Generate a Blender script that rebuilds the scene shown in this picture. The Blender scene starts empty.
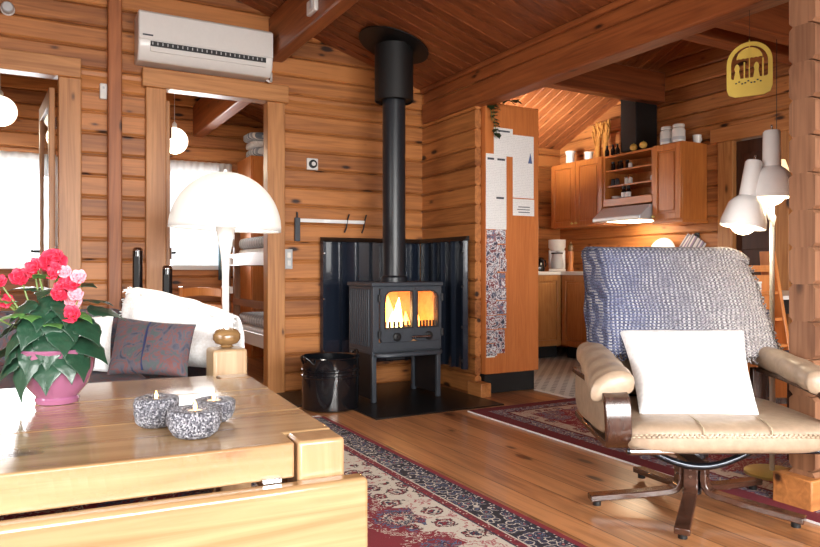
import bpy, bmesh, math, random
from mathutils import Vector, Matrix, Euler, noise
random.seed(7)
S = bpy.context.scene
COL = S.collection
PI = math.pi
R = math.radians
# ------------------------------------------------------------------ helpers
def lin(c):
    if isinstance(c, str):
        c = c.lstrip('#'); c = [int(c[i:i+2], 16) for i in (0, 2, 4)]
    out = []
    for v in c[:3]:
        v = v / 255.0
        out.append(v / 12.92 if v <= 0.04045 else ((v + 0.055) / 1.055) ** 2.4)
    return (*out, 1.0)

class MB:
    def __init__(self):
        self.v = []; self.f = []
    def add(self, verts, faces, M=None):
        n = len(self.v)
        for p in verts:
            p = Vector(p)
            self.v.append(M @ p if M is not None else p)
        for f in faces:
            self.f.append([i + n for i in f])
        return self
    def box(self, x0, y0, z0, x1, y1, z1, M=None):
        v = [(x0,y0,z0),(x1,y0,z0),(x1,y1,z0),(x0,y1,z0),(x0,y0,z1),(x1,y0,z1),(x1,y1,z1),(x0,y1,z1)]
        return self.add(v, [(0,3,2,1),(4,5,6,7),(0,1,5,4),(1,2,6,5),(2,3,7,6),(3,0,4,7)], M)
    def extrude(self, poly, vec, M=None):
        n = len(poly); vec = Vector(vec)
        v = [Vector(p) for p in poly] + [Vector(p) + vec for p in poly]
        f = [tuple(range(n))[::-1], tuple(range(n, 2*n))]
        for i in range(n):
            j = (i+1) % n
            f.append((i, j, j+n, i+n))
        return self.add(v, f, M)
    def ring(self, outer, inner, vec, M=None):
        n = len(outer); vec = Vector(vec)
        v = [Vector(p) for p in outer] + [Vector(p) for p in inner]
        v += [p + vec for p in v]
        f = []
        for i in range(n):
            j = (i+1) % n
            f += [(i, i+n, j+n, j), (2*n+i, 2*n+j, 3*n+j, 3*n+i), (i, j, 2*n+j, 2*n+i), (n+i, 3*n+i, 3*n+j, n+j)]
        return self.add(v, f, M)
    def lathe(self, prof, seg=32, M=None, caps=True):
        v = []; f = []
        for r, z in prof:
            for k in range(seg):
                a = 2*PI*k/seg
                v.append((r*math.cos(a), r*math.sin(a), z))
        for i in range(len(prof)-1):
            for k in range(seg):
                k2 = (k+1) % seg
                f.append((i*seg+k, i*seg+k2, (i+1)*seg+k2, (i+1)*seg+k))
        if caps:
            f.append(tuple(range(seg))[::-1])
            f.append(tuple(range((len(prof)-1)*seg, len(prof)*seg)))
        return self.add(v, f, M)
    def tube(self, pts, r, seg=10, closed=False, caps=True):
        pts = [Vector(p) for p in pts]; n = len(pts)
        rr = r if isinstance(r, (list, tuple)) else [r]*n
        v = []; f = []; up = None
        for i, p in enumerate(pts):
            a = pts[(i-1) % n] if (i > 0 or closed) else p
            b = pts[(i+1) % n] if (i < n-1 or closed) else p
            t = (b - a).normalized()
            if up is None:
                up = Vector((0,0,1)) if abs(t.z) < .9 else Vector((1,0,0))
            s = t.cross(up)
            if s.length < 1e-5: s = t.orthogonal()
            s.normalize(); up = s.cross(t).normalized()
            for k in range(seg):
                an = 2*PI*k/seg
                v.append(p + (s*math.cos(an) + up*math.sin(an))*rr[i])
        m = n if closed else n-1
        for i in range(m):
            i2 = (i+1) % n
            for k in range(seg):
                k2 = (k+1) % seg
                f.append((i*seg+k, i*seg+k2, i2*seg+k2, i2*seg+k))
        if caps and not closed:
            f.append(tuple(range(seg))[::-1]); f.append(tuple(range((n-1)*seg, n*seg)))
        return self.add(v, f)
    def strip(self, pts, wvec, th, M=None):
        """bent board: pts centre line, wvec half width vector, th thickness"""
        pts = [Vector(p) for p in pts]; n = len(pts); w = Vector(wvec)
        v = []; f = []
        for i, p in enumerate(pts):
            a = pts[max(i-1, 0)]; b = pts[min(i+1, n-1)]
            t = (b-a).normalized(); nn = t.cross(w).normalized()*th/2
            v += [p-w-nn, p+w-nn, p+w+nn, p-w+nn]
        for i in range(n-1):
            for k in range(4):
                k2 = (k+1) % 4
                f.append((i*4+k, i*4+k2, i*4+4+k2, i*4+4+k))
        f += [(3,2,1,0), (n*4-4, n*4-3, n*4-2, n*4-1)]
        return self.add(v, f, M)
    def sphere(self, c, r, seg=20, rings=12, M=None):
        c = Vector(c); rx, ry, rz = (r, r, r) if not isinstance(r, (tuple, list)) else r
        v = [c + Vector((0,0,-rz))]; f = []
        for i in range(1, rings):
            t = PI*i/rings
            for k in range(seg):
                a = 2*PI*k/seg
                v.append(c + Vector((rx*math.sin(t)*math.cos(a), ry*math.sin(t)*math.sin(a), -rz*math.cos(t))))
        v.append(c + Vector((0,0,rz)))
        for k in range(seg):
            k2 = (k+1) % seg
            f.append((0, 1+k2, 1+k))
            for i in range(rings-2):
                a = 1+i*seg
                f.append((a+k, a+k2, a+seg+k2, a+seg+k))
            f.append((len(v)-1, 1+(rings-2)*seg+k, 1+(rings-2)*seg+k2))
        return self.add(v, f, M)
    def grid(self, fn, nu, nv, M=None):
        v = [fn(i/(nu-1), j/(nv-1)) for j in range(nv) for i in range(nu)]
        f = [(j*nu+i, j*nu+i+1, (j+1)*nu+i+1, (j+1)*nu+i) for j in range(nv-1) for i in range(nu-1)]
        return self.add(v, f, M)
    def puff(self, bl, br, tr, tl, th, nrm, n=22, m=18, pinch=.07, wr=.0, seed=0):
        """cushion between four corners"""
        bl, br, tr, tl = map(Vector, (bl, br, tr, tl)); nrm = Vector(nrm).normalized()
        def pt(u, v, s):
            uu, vv = 2*u-1, 2*v-1
            # pull edges in between the corners
            du = pinch*(1-vv*vv)*uu; dv = pinch*(1-uu*uu)*vv
            a, b = u-du*.5, v-dv*.5
            p = bl*(1-a)*(1-b) + br*a*(1-b) + tr*a*b + tl*(1-a)*b
            h = max(0, (1-uu**4)*(1-vv**4))**.55
            w = noise.noise(p*9+Vector((seed,seed,seed)))*wr
            return p + nrm*(s*(th*.5*h + .001) + w*h)
        vs = []; fs = []
        for s in (1, -1):
            o = len(vs)
            vs += [pt(i/(n-1), j/(m-1), s) for j in range(m) for i in range(n)]
            for j in range(m-1):
                for i in range(n-1):
                    q = (o+j*n+i, o+j*n+i+1, o+(j+1)*n+i+1, o+(j+1)*n+i)
                    fs.append(q if s > 0 else q[::-1])
        N = n*m
        per = [i for i in range(n)] + [j*n+n-1 for j in range(1, m)] + [(m-1)*n+i for i in range(n-2, -1, -1)] + [j*n for j in range(m-2, 0, -1)]
        for a, b in zip(per, per[1:]+per[:1]):
            fs.append((a, N+a, N+b, b))
        return self.add(vs, fs)
    def build(self, name, mat, parent=None, loc=None, rotz=0, bevel=0, seg=2, sub=0, solid=0, angle=38, smooth=True, off=0):
        me = bpy.data.meshes.new(name)
        me.from_pydata([tuple(p) for p in self.v], [], self.f)
        bm = bmesh.new(); bm.from_mesh(me)
        bmesh.ops.recalc_face_normals(bm, faces=bm.faces)
        for fc in bm.faces: fc.smooth = smooth
        ca = R(angle)
        for e in bm.edges:
            if len(e.link_faces) == 2:
                e.smooth = e.calc_face_angle(0) < ca
        bm.to_mesh(me); bm.free()
        me.materials.append(mat)
        o = bpy.data.objects.new(name, me); COL.objects.link(o)
        if parent is not None: o.parent = parent
        if loc is not None: o.location = loc
        o.rotation_euler.z = rotz
        if solid:
            m = o.modifiers.new('t', 'SOLIDIFY'); m.thickness = solid; m.offset = off
        if bevel:
            m = o.modifiers.new('b', 'BEVEL'); m.width = bevel; m.segments = seg; m.limit_method = 'ANGLE'; m.angle_limit = R(40)
        if sub:
            m = o.modifiers.new('s', 'SUBSURF'); m.levels = sub; m.render_levels = sub
        return o

def tag(o, label, cat, group=None, kind=None):
    o['label'] = label; o['category'] = cat
    if group: o['group'] = group
    if kind: o['kind'] = kind
    return o
def thing(name, label, cat, loc=(0,0,0), rotz=0, group=None):
    o = bpy.data.objects.new(name, None); COL.objects.link(o)
    o.empty_display_size = .05
    o.location = loc; o.rotation_euler.z = rotz
    return tag(o, label, cat, group)
def struct(o):
    o['kind'] = 'structure'; return o
def dup(root, loc=None, rotz=None, label=None):
    r = root.copy(); COL.objects.link(r)
    if loc is not None: r.location = loc
    if rotz is not None: r.rotation_euler.z = rotz
    if label: r['label'] = label
    for ch in list(root.children):
        c = ch.copy(); COL.objects.link(c); c.parent = r
        for g in list(ch.children):
            d = g.copy(); COL.objects.link(d); d.parent = c
    return r
def T(x=0, y=0, z=0, rx=0, ry=0, rz=0):
    return Matrix.Translation((x, y, z)) @ Euler((R(rx), R(ry), R(rz))).to_matrix().to_4x4()

# ------------------------------------------------------------------ materials
def nodes(name):
    m = bpy.data.materials.new(name); m.use_nodes = True
    nt = m.node_tree; b = nt.nodes['Principled BSDF']
    return m, nt, b
def N(nt, t, **kw):
    n = nt.nodes.new(t)
    for k, v in kw.items(): setattr(n, k, v)
    return n
def L(nt, a, b): nt.links.new(a, b)
def ramp(nt, fac, stops, interp='LINEAR'):
    r = N(nt, 'ShaderNodeValToRGB'); r.color_ramp.interpolation = interp
    el = r.color_ramp.elements
    while len(el) < len(stops): el.new(.5)
    for e, (p, c) in zip(el, stops):
        e.position = p; e.color = lin(c) if not (isinstance(c, tuple) and len(c) == 4) else c
    L(nt, fac, r.inputs[0]); return r.outputs[0]
def math_(nt, op, a, b=None, c=None):
    n = N(nt, 'ShaderNodeMath', operation=op)
    for i, x in enumerate((a, b, c)):
        if x is None: continue
        if isinstance(x, (int, float)): n.inputs[i].default_value = x
        else: L(nt, x, n.inputs[i])
    return n.outputs[0]
def mix(nt, fac, a, b, mode='MIX'):
    n = N(nt, 'ShaderNodeMix', data_type='RGBA', blend_type=mode)
    for i, x in ((0, fac), (6, a), (7, b)):
        if isinstance(x, (int, float)): n.inputs[i].default_value = x
        elif isinstance(x, tuple): n.inputs[i].default_value = x
        else: L(nt, x, n.inputs[i])
    return n.outputs[2]
def bump(nt, b, h, strength=.2, dist=.01):
    n = N(nt, 'ShaderNodeBump'); n.inputs['Strength'].default_value = strength; n.inputs['Distance'].default_value = dist
    L(nt, h, n.inputs['Height']); L(nt, n.outputs[0], b.inputs['Normal'])
def coords(nt, scale=(1,1,1)):
    t = N(nt, 'ShaderNodeTexCoord'); mp = N(nt, 'ShaderNodeMapping')
    mp.inputs['Scale'].default_value = scale
    L(nt, t.outputs['Object'], mp.inputs[0]); return mp.outputs[0]
def plain(name, c, rough=.5, metal=0, nz=0, nscale=40, coat=0, spec=None, emit=None, estr=0, trans=0):
    m, nt, b = nodes(name)
    b.inputs['Base Color'].default_value = lin(c)
    b.inputs['Roughness'].default_value = rough; b.inputs['Metallic'].default_value = metal
    if coat: b.inputs['Coat Weight'].default_value = coat
    if spec is not None: b.inputs['Specular IOR Level'].default_value = spec
    if emit: b.inputs['Emission Color'].default_value = lin(emit); b.inputs['Emission Strength'].default_value = estr
    if trans: b.inputs['Transmission Weight'].default_value = trans
    n = N(nt, 'ShaderNodeTexNoise'); n.inputs['Scale'].default_value = nscale; n.inputs['Detail'].default_value = 4
    L(nt, coords(nt), n.inputs['Vector'])
    base = lin(c)
    k_ = .12 if nz else .015
    hi = tuple(min(1, v*(1+k_)) for v in base[:3]) + (1,); lo = tuple(v*(1-k_) for v in base[:3]) + (1,)
    L(nt, ramp(nt, n.outputs[0], [(.3, lo), (.7, hi)]), b.inputs['Base Color'])
    if nz: bump(nt, b, n.outputs[0], nz, .004)
    return m
def pine(name, light, dark, knot, grain='x', board=None, rough=.45, coat=0, var=.5, knots=1.0, gs=1.0, kscale=1.25, figure=1.0, seam=0, lo=.3, kth=.66):
    """wood with grain along an axis, an optional board axis ('z', width) for board to board change, and knots"""
    m, nt, b = nodes(name)
    t = N(nt, 'ShaderNodeTexCoord'); vec = t.outputs['Object']
    ax = 'xyz'.index(grain)
    rnd = None
    if board:
        sep = N(nt, 'ShaderNodeSeparateXYZ'); L(nt, vec, sep.inputs[0])
        q = math_(nt, 'FLOOR', math_(nt, 'DIVIDE', sep.outputs['xyz'.index(board[0])], board[1]))
        wn = N(nt, 'ShaderNodeTexWhiteNoise', noise_dimensions='1D'); L(nt, q, wn.inputs['W'])
        rnd = wn.outputs['Value']
        sc = N(nt, 'ShaderNodeVectorMath', operation='SCALE'); L(nt, wn.outputs['Color'], sc.inputs[0]); sc.inputs['Scale'].default_value = 7
        ad = N(nt, 'ShaderNodeVectorMath', operation='ADD'); L(nt, vec, ad.inputs[0]); L(nt, sc.outputs[0], ad.inputs[1]); vec = ad.outputs[0]
    s1 = [26*gs]*3; s1[ax] = 1.1*gs
    mp = N(nt, 'ShaderNodeMapping'); mp.inputs['Scale'].default_value = s1; L(nt, vec, mp.inputs[0])
    n1 = N(nt, 'ShaderNodeTexNoise'); n1.inputs['Scale'].default_value = 1; n1.inputs['Detail'].default_value = 7; n1.inputs['Distortion'].default_value = 1.2; n1.inputs['Roughness'].default_value = .6
    L(nt, mp.outputs[0], n1.inputs['Vector'])
    s2 = [3.5]*3; s2[ax] = .5
    mp2 = N(nt, 'ShaderNodeMapping'); mp2.inputs['Scale'].default_value = s2; L(nt, vec, mp2.inputs[0])
    n2 = N(nt, 'ShaderNodeTexNoise'); n2.inputs['Scale'].default_value = 1; n2.inputs['Detail'].default_value = 3
    L(nt, mp2.outputs[0], n2.inputs['Vector'])
    s4 = [7*gs]*3; s4[ax] = .55*gs
    mp4 = N(nt, 'ShaderNodeMapping'); mp4.inputs['Scale'].default_value = s4; L(nt, vec, mp4.inputs[0])
    n4 = N(nt, 'ShaderNodeTexNoise'); n4.inputs['Scale'].default_value = 1; n4.inputs['Detail'].default_value = 2; n4.inputs['Distortion'].default_value = .6
    L(nt, mp4.outputs[0], n4.inputs['Vector'])
    fig = math_(nt, 'SINE', math_(nt, 'MULTIPLY', n4.outputs[0], 52))
    fac = math_(nt, 'ADD', math_(nt, 'ADD', math_(nt, 'MULTIPLY', n1.outputs[0], .6), math_(nt, 'MULTIPLY', n2.outputs[0], .4)), math_(nt, 'MULTIPLY', fig, .045*figure))
    if rnd is not None:
        fac = math_(nt, 'ADD', fac, math_(nt, 'MULTIPLY', math_(nt, 'SUBTRACT', rnd, .5), .22*var))
    col = ramp(nt, fac, [(lo, dark), (.62, light)])
    if knots:
        s3 = [8.5*kscale]*3; s3[ax] = 3.2*kscale
        mp3 = N(nt, 'ShaderNodeMapping'); mp3.inputs['Scale'].default_value = s3; L(nt, vec, mp3.inputs[0])
        v = N(nt, 'ShaderNodeTexVoronoi'); v.inputs['Scale'].default_value = 1; v.inputs['Randomness'].default_value = 1
        L(nt, mp3.outputs[0], v.inputs['Vector'])
        sepc = N(nt, 'ShaderNodeSeparateColor'); L(nt, v.outputs['Color'], sepc.inputs[0])
        th = math_(nt, 'MULTIPLY', math_(nt, 'SUBTRACT', sepc.outputs[0], kth), (.85 if kth > .6 else .66)*knots)
        dd = math_(nt, 'ADD', v.outputs['Distance'], math_(nt, 'MULTIPLY', math_(nt, 'SUBTRACT', n1.outputs[0], .5), .22))
        k = math_(nt, 'MULTIPLY', math_(nt, 'SUBTRACT', th, dd), 8)
        kk = N(nt, 'ShaderNodeClamp'); L(nt, k, kk.inputs[0])
        halo = math_(nt, 'MULTIPLY', math_(nt, 'SUBTRACT', math_(nt, 'ADD', th, .10), dd), 5)
        hc = N(nt, 'ShaderNodeClamp'); L(nt, halo, hc.inputs[0])
        col = mix(nt, math_(nt, 'MULTIPLY', hc.outputs[0], .55), col, lin(dark))
        col = mix(nt, kk.outputs[0], col, lin(knot))
    if seam:
        fr_ = math_(nt, 'FRACT', math_(nt, 'DIVIDE', sep.outputs['xyz'.index(board[0])], board[1]))
        col = mix(nt, math_(nt, 'LESS_THAN', fr_, seam), col, lin(knot))
    L(nt, col, b.inputs['Base Color'])
    b.inputs['Roughness'].default_value = rough
    if coat: b.inputs['Coat Weight'].default_value = coat; b.inputs['Coat Roughness'].default_value = .12
    bump(nt, b, n1.outputs[0], .12, .004)
    return m

WL, WD, WK = (192,125,68), (112,60,26), (46,22,11)
M = {}
M['logx'] = pine('log_pine_x', WL, WD, WK, 'x', ('z', .141), .5, knots=1.0, lo=.24, kth=.5, figure=.9, kscale=1.55, var=.9)
M['logy'] = pine('log_pine_y', WL, WD, WK, 'y', ('z', .141), .5, knots=1.0, lo=.24, kth=.5, figure=.9, kscale=1.55, var=.9)
M['logz'] = pine('post_pine', (198,132,76), (150,86,42), WK, 'z', None, .5)
M['post_dark'] = pine('aged_post_pine', (172,104,58), (128,70,34), WK, 'z', None, .5)
M['framez'] = pine('door_frame_pine_upright', (194,136,82), (150,94,48), WK, 'z', None, .42)
M['framex'] = pine('door_frame_pine_level', (194,136,82), (150,94,48), WK, 'x', None, .42)
M['framey'] = pine('side_frame_pine', (198,134,78), (158,94,46), WK, 'y', None, .42)
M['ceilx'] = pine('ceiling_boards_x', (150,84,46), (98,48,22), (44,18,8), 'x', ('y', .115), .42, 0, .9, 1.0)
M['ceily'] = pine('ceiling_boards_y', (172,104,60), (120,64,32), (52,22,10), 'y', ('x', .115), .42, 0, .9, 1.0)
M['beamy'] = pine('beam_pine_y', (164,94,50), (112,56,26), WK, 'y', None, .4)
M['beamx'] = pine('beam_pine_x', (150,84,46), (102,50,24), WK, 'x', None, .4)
M['floor'] = pine('floor_boards', (192,134,88), (128,80,48), (58,32,20), 'y', ('x', .128), .33, .25, 1.0, 1.1, seam=.03)
M['tablex'] = pine('table_pine', (180,148,108), (142,106,70), (88,46,28), 'x', ('y', .372), .22, .5, .5, .9, .8, 1.0, kth=.5)
M['tablez'] = pine('table_pine_post', (180,144,106), (150,112,74), (120,70,40), 'z', None, .3, .4, .4, .4, .8)
M['cabz'] = pine('cabinet_wood', (200,124,60), (172,96,42), (120,60,26), 'z', None, .32, .3, .4, 0, 1.6)
M['cab_tall'] = pine('tall_cabinet_veneer', (208,126,66), (186,102,48), (150,80,36), 'z', None, .35, .2, .4, 0, 1.8)
M['caby'] = pine('cabinet_rail_wood', (200,124,60), (172,96,42), (120,60,26), 'y', None, .35, .2, .4, 0, 1.6)
M['oakz'] = pine('lower_cabinet_wood', (192,136,78), (164,104,54), (120,60,26), 'z', None, .35, .2, .4, 0, 1.6)
M['walnut'] = pine('dark_bentwood', (70,42,30), (42,22,15), (40,20,12), 'z', None, .22, .6, .4, 0, 1.5)
M['walnutx'] = pine('dark_bentwood_leg', (78,50,38), (48,28,20), (40,20,12), 'x', None, .22, .6, .4, 0, 1.5)
M['bunk'] = pine('bunk_wood', (140,92,56), (104,62,34), WK, 'z', None, .45, 0, .4, .5)
M['orange'] = pine('orange_wood', (214,138,74), (186,106,50), (140,70,30), 'z', None, .35, .2, .4, 0, 1.4)
M['endgrain'] = pine('log_end_pine', (150,106,76), (108,70,46), WK, 'z', ('z', .145), .6, 0, .9, .8, 1.3)
M['sofa_post'] = pine('sofa_post_wood', (192,164,128), (158,126,90), (120,70,40), 'z', None, .35, .2, .4, .3)
M['finial'] = pine('turned_finial_wood', (150,116,76), (104,76,46), (80,50,28), 'x', None, .25, .5, .4, 0, 1.4)
M['white'] = plain('white_plastic', (222,220,216), .3, coat=.3)
M['whitelac'] = plain('white_lacquer', (240,240,238), .25, coat=.4)
M['ac_dark'] = plain('dark_vent', (40,42,44), .5)
M['ac_grey'] = plain('grey_flap', (186,188,190), .35)
M['iron'] = plain('cast_iron', (60,66,74), .42, nz=.15, nscale=120)
M['iron_dark'] = plain('dark_iron', (26,27,30), .5, nz=.1, nscale=80)
M['pipe'] = plain('stove_pipe_enamel', (30,34,40), .34, nz=.03)
M['blackmatt'] = plain('black_matt_steel', (14,14,15), .55)
M['backplate'] = plain('blue_black_sheet', (26,33,46), .22, coat=.4)
M['gloss'] = plain('black_enamel', (14,16,20), .18, coat=.6)
M['slab'] = plain('black_floor_plate', (20,19,20), .35)
M['chrome'] = plain('chrome', (200,200,202), .18, 1)
M['brass'] = plain('pale_brass', (214,196,120), .35, .5)
M['steel'] = plain('hood_steel', (200,206,214), .3, .35)
M['darkmetal'] = plain('black_tube_metal', (24,30,40), .2, .6, coat=.4)
M['toe'] = plain('plinth_black', (12,12,13), .6)
M['counter'] = plain('white_worktop', (232,232,228), .35)
M['ceramic'] = plain('white_ceramic', (228,226,220), .25, coat=.4)
M['blackglass'] = plain('dark_bottle_glass', (20,18,18), .12, coat=.5)
M['cloth_white'] = plain('white_cotton', (246,246,246), .85, nz=.25, nscale=60)
M['throw'] = plain('cream_throw_wool', (250,247,242), .95, nz=.8, nscale=90)
M['leather'] = plain('tan_leather', (162,140,118), .42, nz=.5, nscale=35, coat=.1)
M['stitch'] = plain('leather_lacing', (178,160,134), .6, nz=.5, nscale=200)
M['navy'] = plain('navy_fabric', (34,42,78), .85, nz=.3)
M['pot'] = plain('pink_glaze', (152,94,124), .16, coat=.7)
M['soil'] = plain('soil', (40,28,20), .95, nz=1)
M['leaf'] = plain('begonia_leaf', (34,66,48), .35, nz=.5, nscale=60, coat=.2)
M['leaf_light'] = plain('young_leaf', (82,130,66), .4, nz=.5, nscale=60)
M['stem'] = plain('stem_green', (118,140,72), .5)
M['petal'] = plain('pink_petal', (214,52,82), .5, nz=.2)
M['petal_pale'] = plain('pale_petal', (246,170,184), .5, nz=.2)
M['ivy'] = plain('ivy_leaf', (34,52,24), .5)
M['straw'] = plain('dried_straw', (196,136,62), .8, nz=.6)
M['yellow'] = plain('yellow_painted_wood', (232,204,84), .45)
M['fruit'] = plain('yellow_fruit', (222,178,84), .45)
M['mattress'] = plain('white_bedding', (232,234,238), .9, nz=.3)
M['wax'] = plain('tealight_wax', (250,240,226), .5, emit=(255,214,160), estr=.5)
M['flame'] = plain('candle_flame', (255,210,140), .5, emit=(255,196,110), estr=14)
M['fire'] = plain('stove_flame', (255,170,70), .5, emit=(255,160,66), estr=10)
M['fire_hot'] = plain('stove_flame_core', (255,220,150), .5, emit=(255,206,130), estr=14)
M['brick'] = plain('fire_brick', (226,170,120), .9, nz=.5)
M['bulb'] = plain('lit_bulb', (255,244,220), .5, emit=(255,232,190), estr=10)
M['globe'] = plain('lit_opal_globe', (255,250,240), .4, emit=(255,240,214), estr=2.6)
M['shade'] = plain('lit_cream_shade', (250,236,200), .6, emit=(255,222,160), estr=.9)
M['darkdoor'] = pine('dark_stained_door', (72,40,24), (48,24,14), (30,14,8), 'z', None, .4, 0, .4, 0)

def glass_mat():
    m = bpy.data.materials.new('window_glass'); m.use_nodes = True; nt = m.node_tree; nt.nodes.clear()
    o = N(nt, 'ShaderNodeOutputMaterial'); t = N(nt, 'ShaderNodeBsdfTransparent'); g = N(nt, 'ShaderNodeBsdfGlossy')
    g.inputs['Roughness'].default_value = .02
    fr = N(nt, 'ShaderNodeFresnel'); fr.inputs[0].default_value = 1.4
    mx = N(nt, 'ShaderNodeMixShader'); L(nt, fr.outputs[0], mx.inputs[0]); L(nt, t.outputs[0], mx.inputs[1]); L(nt, g.outputs[0], mx.inputs[2])
    L(nt, mx.outputs[0], o.inputs[0]); return m
M['glass'] = glass_mat()
def opal(name, c, tr=.45):
    m = bpy.data.materials.new(name); m.use_nodes = True; nt = m.node_tree; b = nt.nodes['Principled BSDF']
    b.inputs['Base Color'].default_value = lin(c); b.inputs['Roughness'].default_value = .25
    o = nt.nodes['Material Output']; t = N(nt, 'ShaderNodeBsdfTranslucent'); t.inputs[0].default_value = lin(c)
    mx = N(nt, 'ShaderNodeMixShader'); mx.inputs[0].default_value = tr
    L(nt, b.outputs[0], mx.inputs[1]); L(nt, t.outputs[0], mx.inputs[2]); L(nt, mx.outputs[0], o.inputs[0]); return m
M['dome'] = opal('opal_dome', (250,250,250), .5)
M['sheer'] = opal('sheer_curtain', (248,248,248), .6)

def speckle(name, cols, scale, rough=.6, b_str=.6, dist=.01):
    m, nt, b = nodes(name); v = N(nt, 'ShaderNodeTexVoronoi'); v.inputs['Scale'].default_value = scale
    L(nt, coords(nt), v.inputs['Vector']); sc = N(nt, 'ShaderNodeSeparateColor'); L(nt, v.outputs['Color'], sc.inputs[0])
    n = len(cols)
    L(nt, ramp(nt, sc.outputs[0], [(i/n, c) for i, c in enumerate(cols)], 'CONSTANT'), b.inputs['Base Color'])
    b.inputs['Roughness'].default_value = rough
    bump(nt, b, v.outputs['Distance'], b_str, dist); return m
M['granite'] = speckle('rough_granite', [(52,52,60), (98,98,106), (150,150,158), (70,70,80), (180,180,186), (112,112,120)], 300, .55, .8, .006)
M['floral'] = None
def floral():
    m, nt, b = nodes('floral_upholstery')
    n = N(nt, 'ShaderNodeTexNoise'); n.inputs['Scale'].default_value = 13; n.inputs['Detail'].default_value = 5; n.inputs['Distortion'].default_value = 2.2
    L(nt, coords(nt), n.inputs['Vector'])
    c = ramp(nt, n.outputs[0], [(.28, (40,44,62)), (.40, (74,74,86)), (.47, (88,80,86)), (.53, (112,64,60)), (.57, (80,78,86)), (.68, (68,82,78)), (.78, (108,100,96))])
    L(nt, c, b.inputs['Base Color']); b.inputs['Roughness'].default_value = .9
    n2 = N(nt, 'ShaderNodeTexNoise'); n2.inputs['Scale'].default_value = 300; L(nt, coords(nt), n2.inputs['Vector']); bump(nt, b, n2.outputs[0], .3, .003)
    return m
M['floral'] = floral()
def stripes(name, cols, scale, axis='x', rot=0):
    m, nt, b = nodes(name); t = N(nt, 'ShaderNodeTexCoord'); sep = N(nt, 'ShaderNodeSeparateXYZ')
    L(nt, t.outputs['Object'], sep.inputs[0])
    f = math_(nt, 'FRACT', math_(nt, 'MULTIPLY', sep.outputs['xyz'.index(axis)], scale))
    n = len(cols); L(nt, ramp(nt, f, [(i/n, c) for i, c in enumerate(cols)], 'CONSTANT'), b.inputs['Base Color'])
    b.inputs['Roughness'].default_value = .9; return m
M['potholder'] = stripes('striped_cotton', [(198,196,204), (128,128,150), (214,212,216), (150,132,168), (112,112,120), (206,206,214)], 11, 'x')
M['curtain'] = stripes('blue_print_curtain', [(120,168,190), (70,110,140), (176,200,204), (96,140,150), (140,150,160)], 17, 'x')
nt_ = M['curtain'].node_tree; b_ = nt_.nodes['Principled BSDF']; t_ = N(nt_, 'ShaderNodeBsdfTranslucent'); mx_ = N(nt_, 'ShaderNodeMixShader'); mx_.inputs[0].default_value = .5
L(nt_, b_.inputs['Base Color'].links[0].from_socket, t_.inputs[0]); L(nt_, b_.outputs[0], mx_.inputs[1]); L(nt_, t_.outputs[0], mx_.inputs[2]); L(nt_, mx_.outputs[0], nt_.nodes['Material Output'].inputs[0])
M['bedlinen'] = stripes('blue_patterned_bedding', [(206,214,222), (120,136,156), (226,230,234), (158,170,186)], 14, 'y')

def knit():
    m, nt, b = nodes('chunky_knit')
    t = N(nt, 'ShaderNodeTexCoord'); sep = N(nt, 'ShaderNodeSeparateXYZ'); L(nt, t.outputs['Object'], sep.inputs[0])
    X, Z = sep.outputs[0], sep.outputs[2]
    n = N(nt, 'ShaderNodeTexNoise'); n.inputs['Scale'].default_value = 210; n.inputs['Detail'].default_value = 3; L(nt, t.outputs['Object'], n.inputs['Vector'])
    nb = N(nt, 'ShaderNodeTexNoise'); nb.inputs['Scale'].default_value = 5; L(nt, t.outputs['Object'], nb.inputs['Vector'])
    g = math_(nt, 'ADD', X, math_(nt, 'MULTIPLY', math_(nt, 'SUBTRACT', nb.outputs[0], .5), .25))
    # slow colour change of the yarn from blue at one side to grey beige at the other
    base = ramp(nt, math_(nt, 'MULTIPLY_ADD', g, 1.15, .42), [(0, (98,106,138)), (.25, (106,110,134)), (.5, (132,130,138)), (.8, (178,170,166)), (1, (196,182,170))])
    yar = ramp(nt, n.outputs[0], [(.36, (84,82,90)), (.5, (165,165,168)), (.62, (240,238,236))])
    col = mix(nt, .7, base, yar, 'OVERLAY')
    wob = math_(nt, 'MULTIPLY', math_(nt, 'SUBTRACT', nb.outputs[0], .5), .06)
    Xw = math_(nt, 'ADD', X, wob)
    wx = math_(nt, 'SINE', math_(nt, 'MULTIPLY', Xw, 360)); wz = math_(nt, 'SINE', math_(nt, 'MULTIPLY', Z, 520))
    ribs = math_(nt, 'MULTIPLY', wx, wz)
    chk = math_(nt, 'MULTIPLY_ADD', math_(nt, 'MULTIPLY', math_(nt, 'SINE', math_(nt, 'MULTIPLY', X, 46)), math_(nt, 'SINE', math_(nt, 'MULTIPLY', Z, 38))), .5, .5)
    line = math_(nt, 'MULTIPLY', math_(nt, 'GREATER_THAN', wx, .25), math_(nt, 'GREATER_THAN', math_(nt, 'ADD', wz, math_(nt, 'MULTIPLY', math_(nt, 'SUBTRACT', n.outputs[0], .5), 3)), -.1))
    hole = math_(nt, 'MULTIPLY', math_(nt, 'LESS_THAN', wx, -.35), math_(nt, 'GREATER_THAN', wz, .1))
    col = mix(nt, math_(nt, 'MULTIPLY', hole, math_(nt, 'MULTIPLY_ADD', chk, .45, .25)), col, lin((58,58,72)))
    col = mix(nt, math_(nt, 'MULTIPLY', line, math_(nt, 'MULTIPLY_ADD', chk, .5, .2)), col, lin((228,226,226)))
    L(nt, col, b.inputs['Base Color']); b.inputs['Roughness'].default_value = 1
    h = math_(nt, 'ADD', math_(nt, 'MULTIPLY', ribs, .6), n.outputs[0]); bump(nt, b, h, .8, .008)
    return m
M['knit'] = knit()

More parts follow.
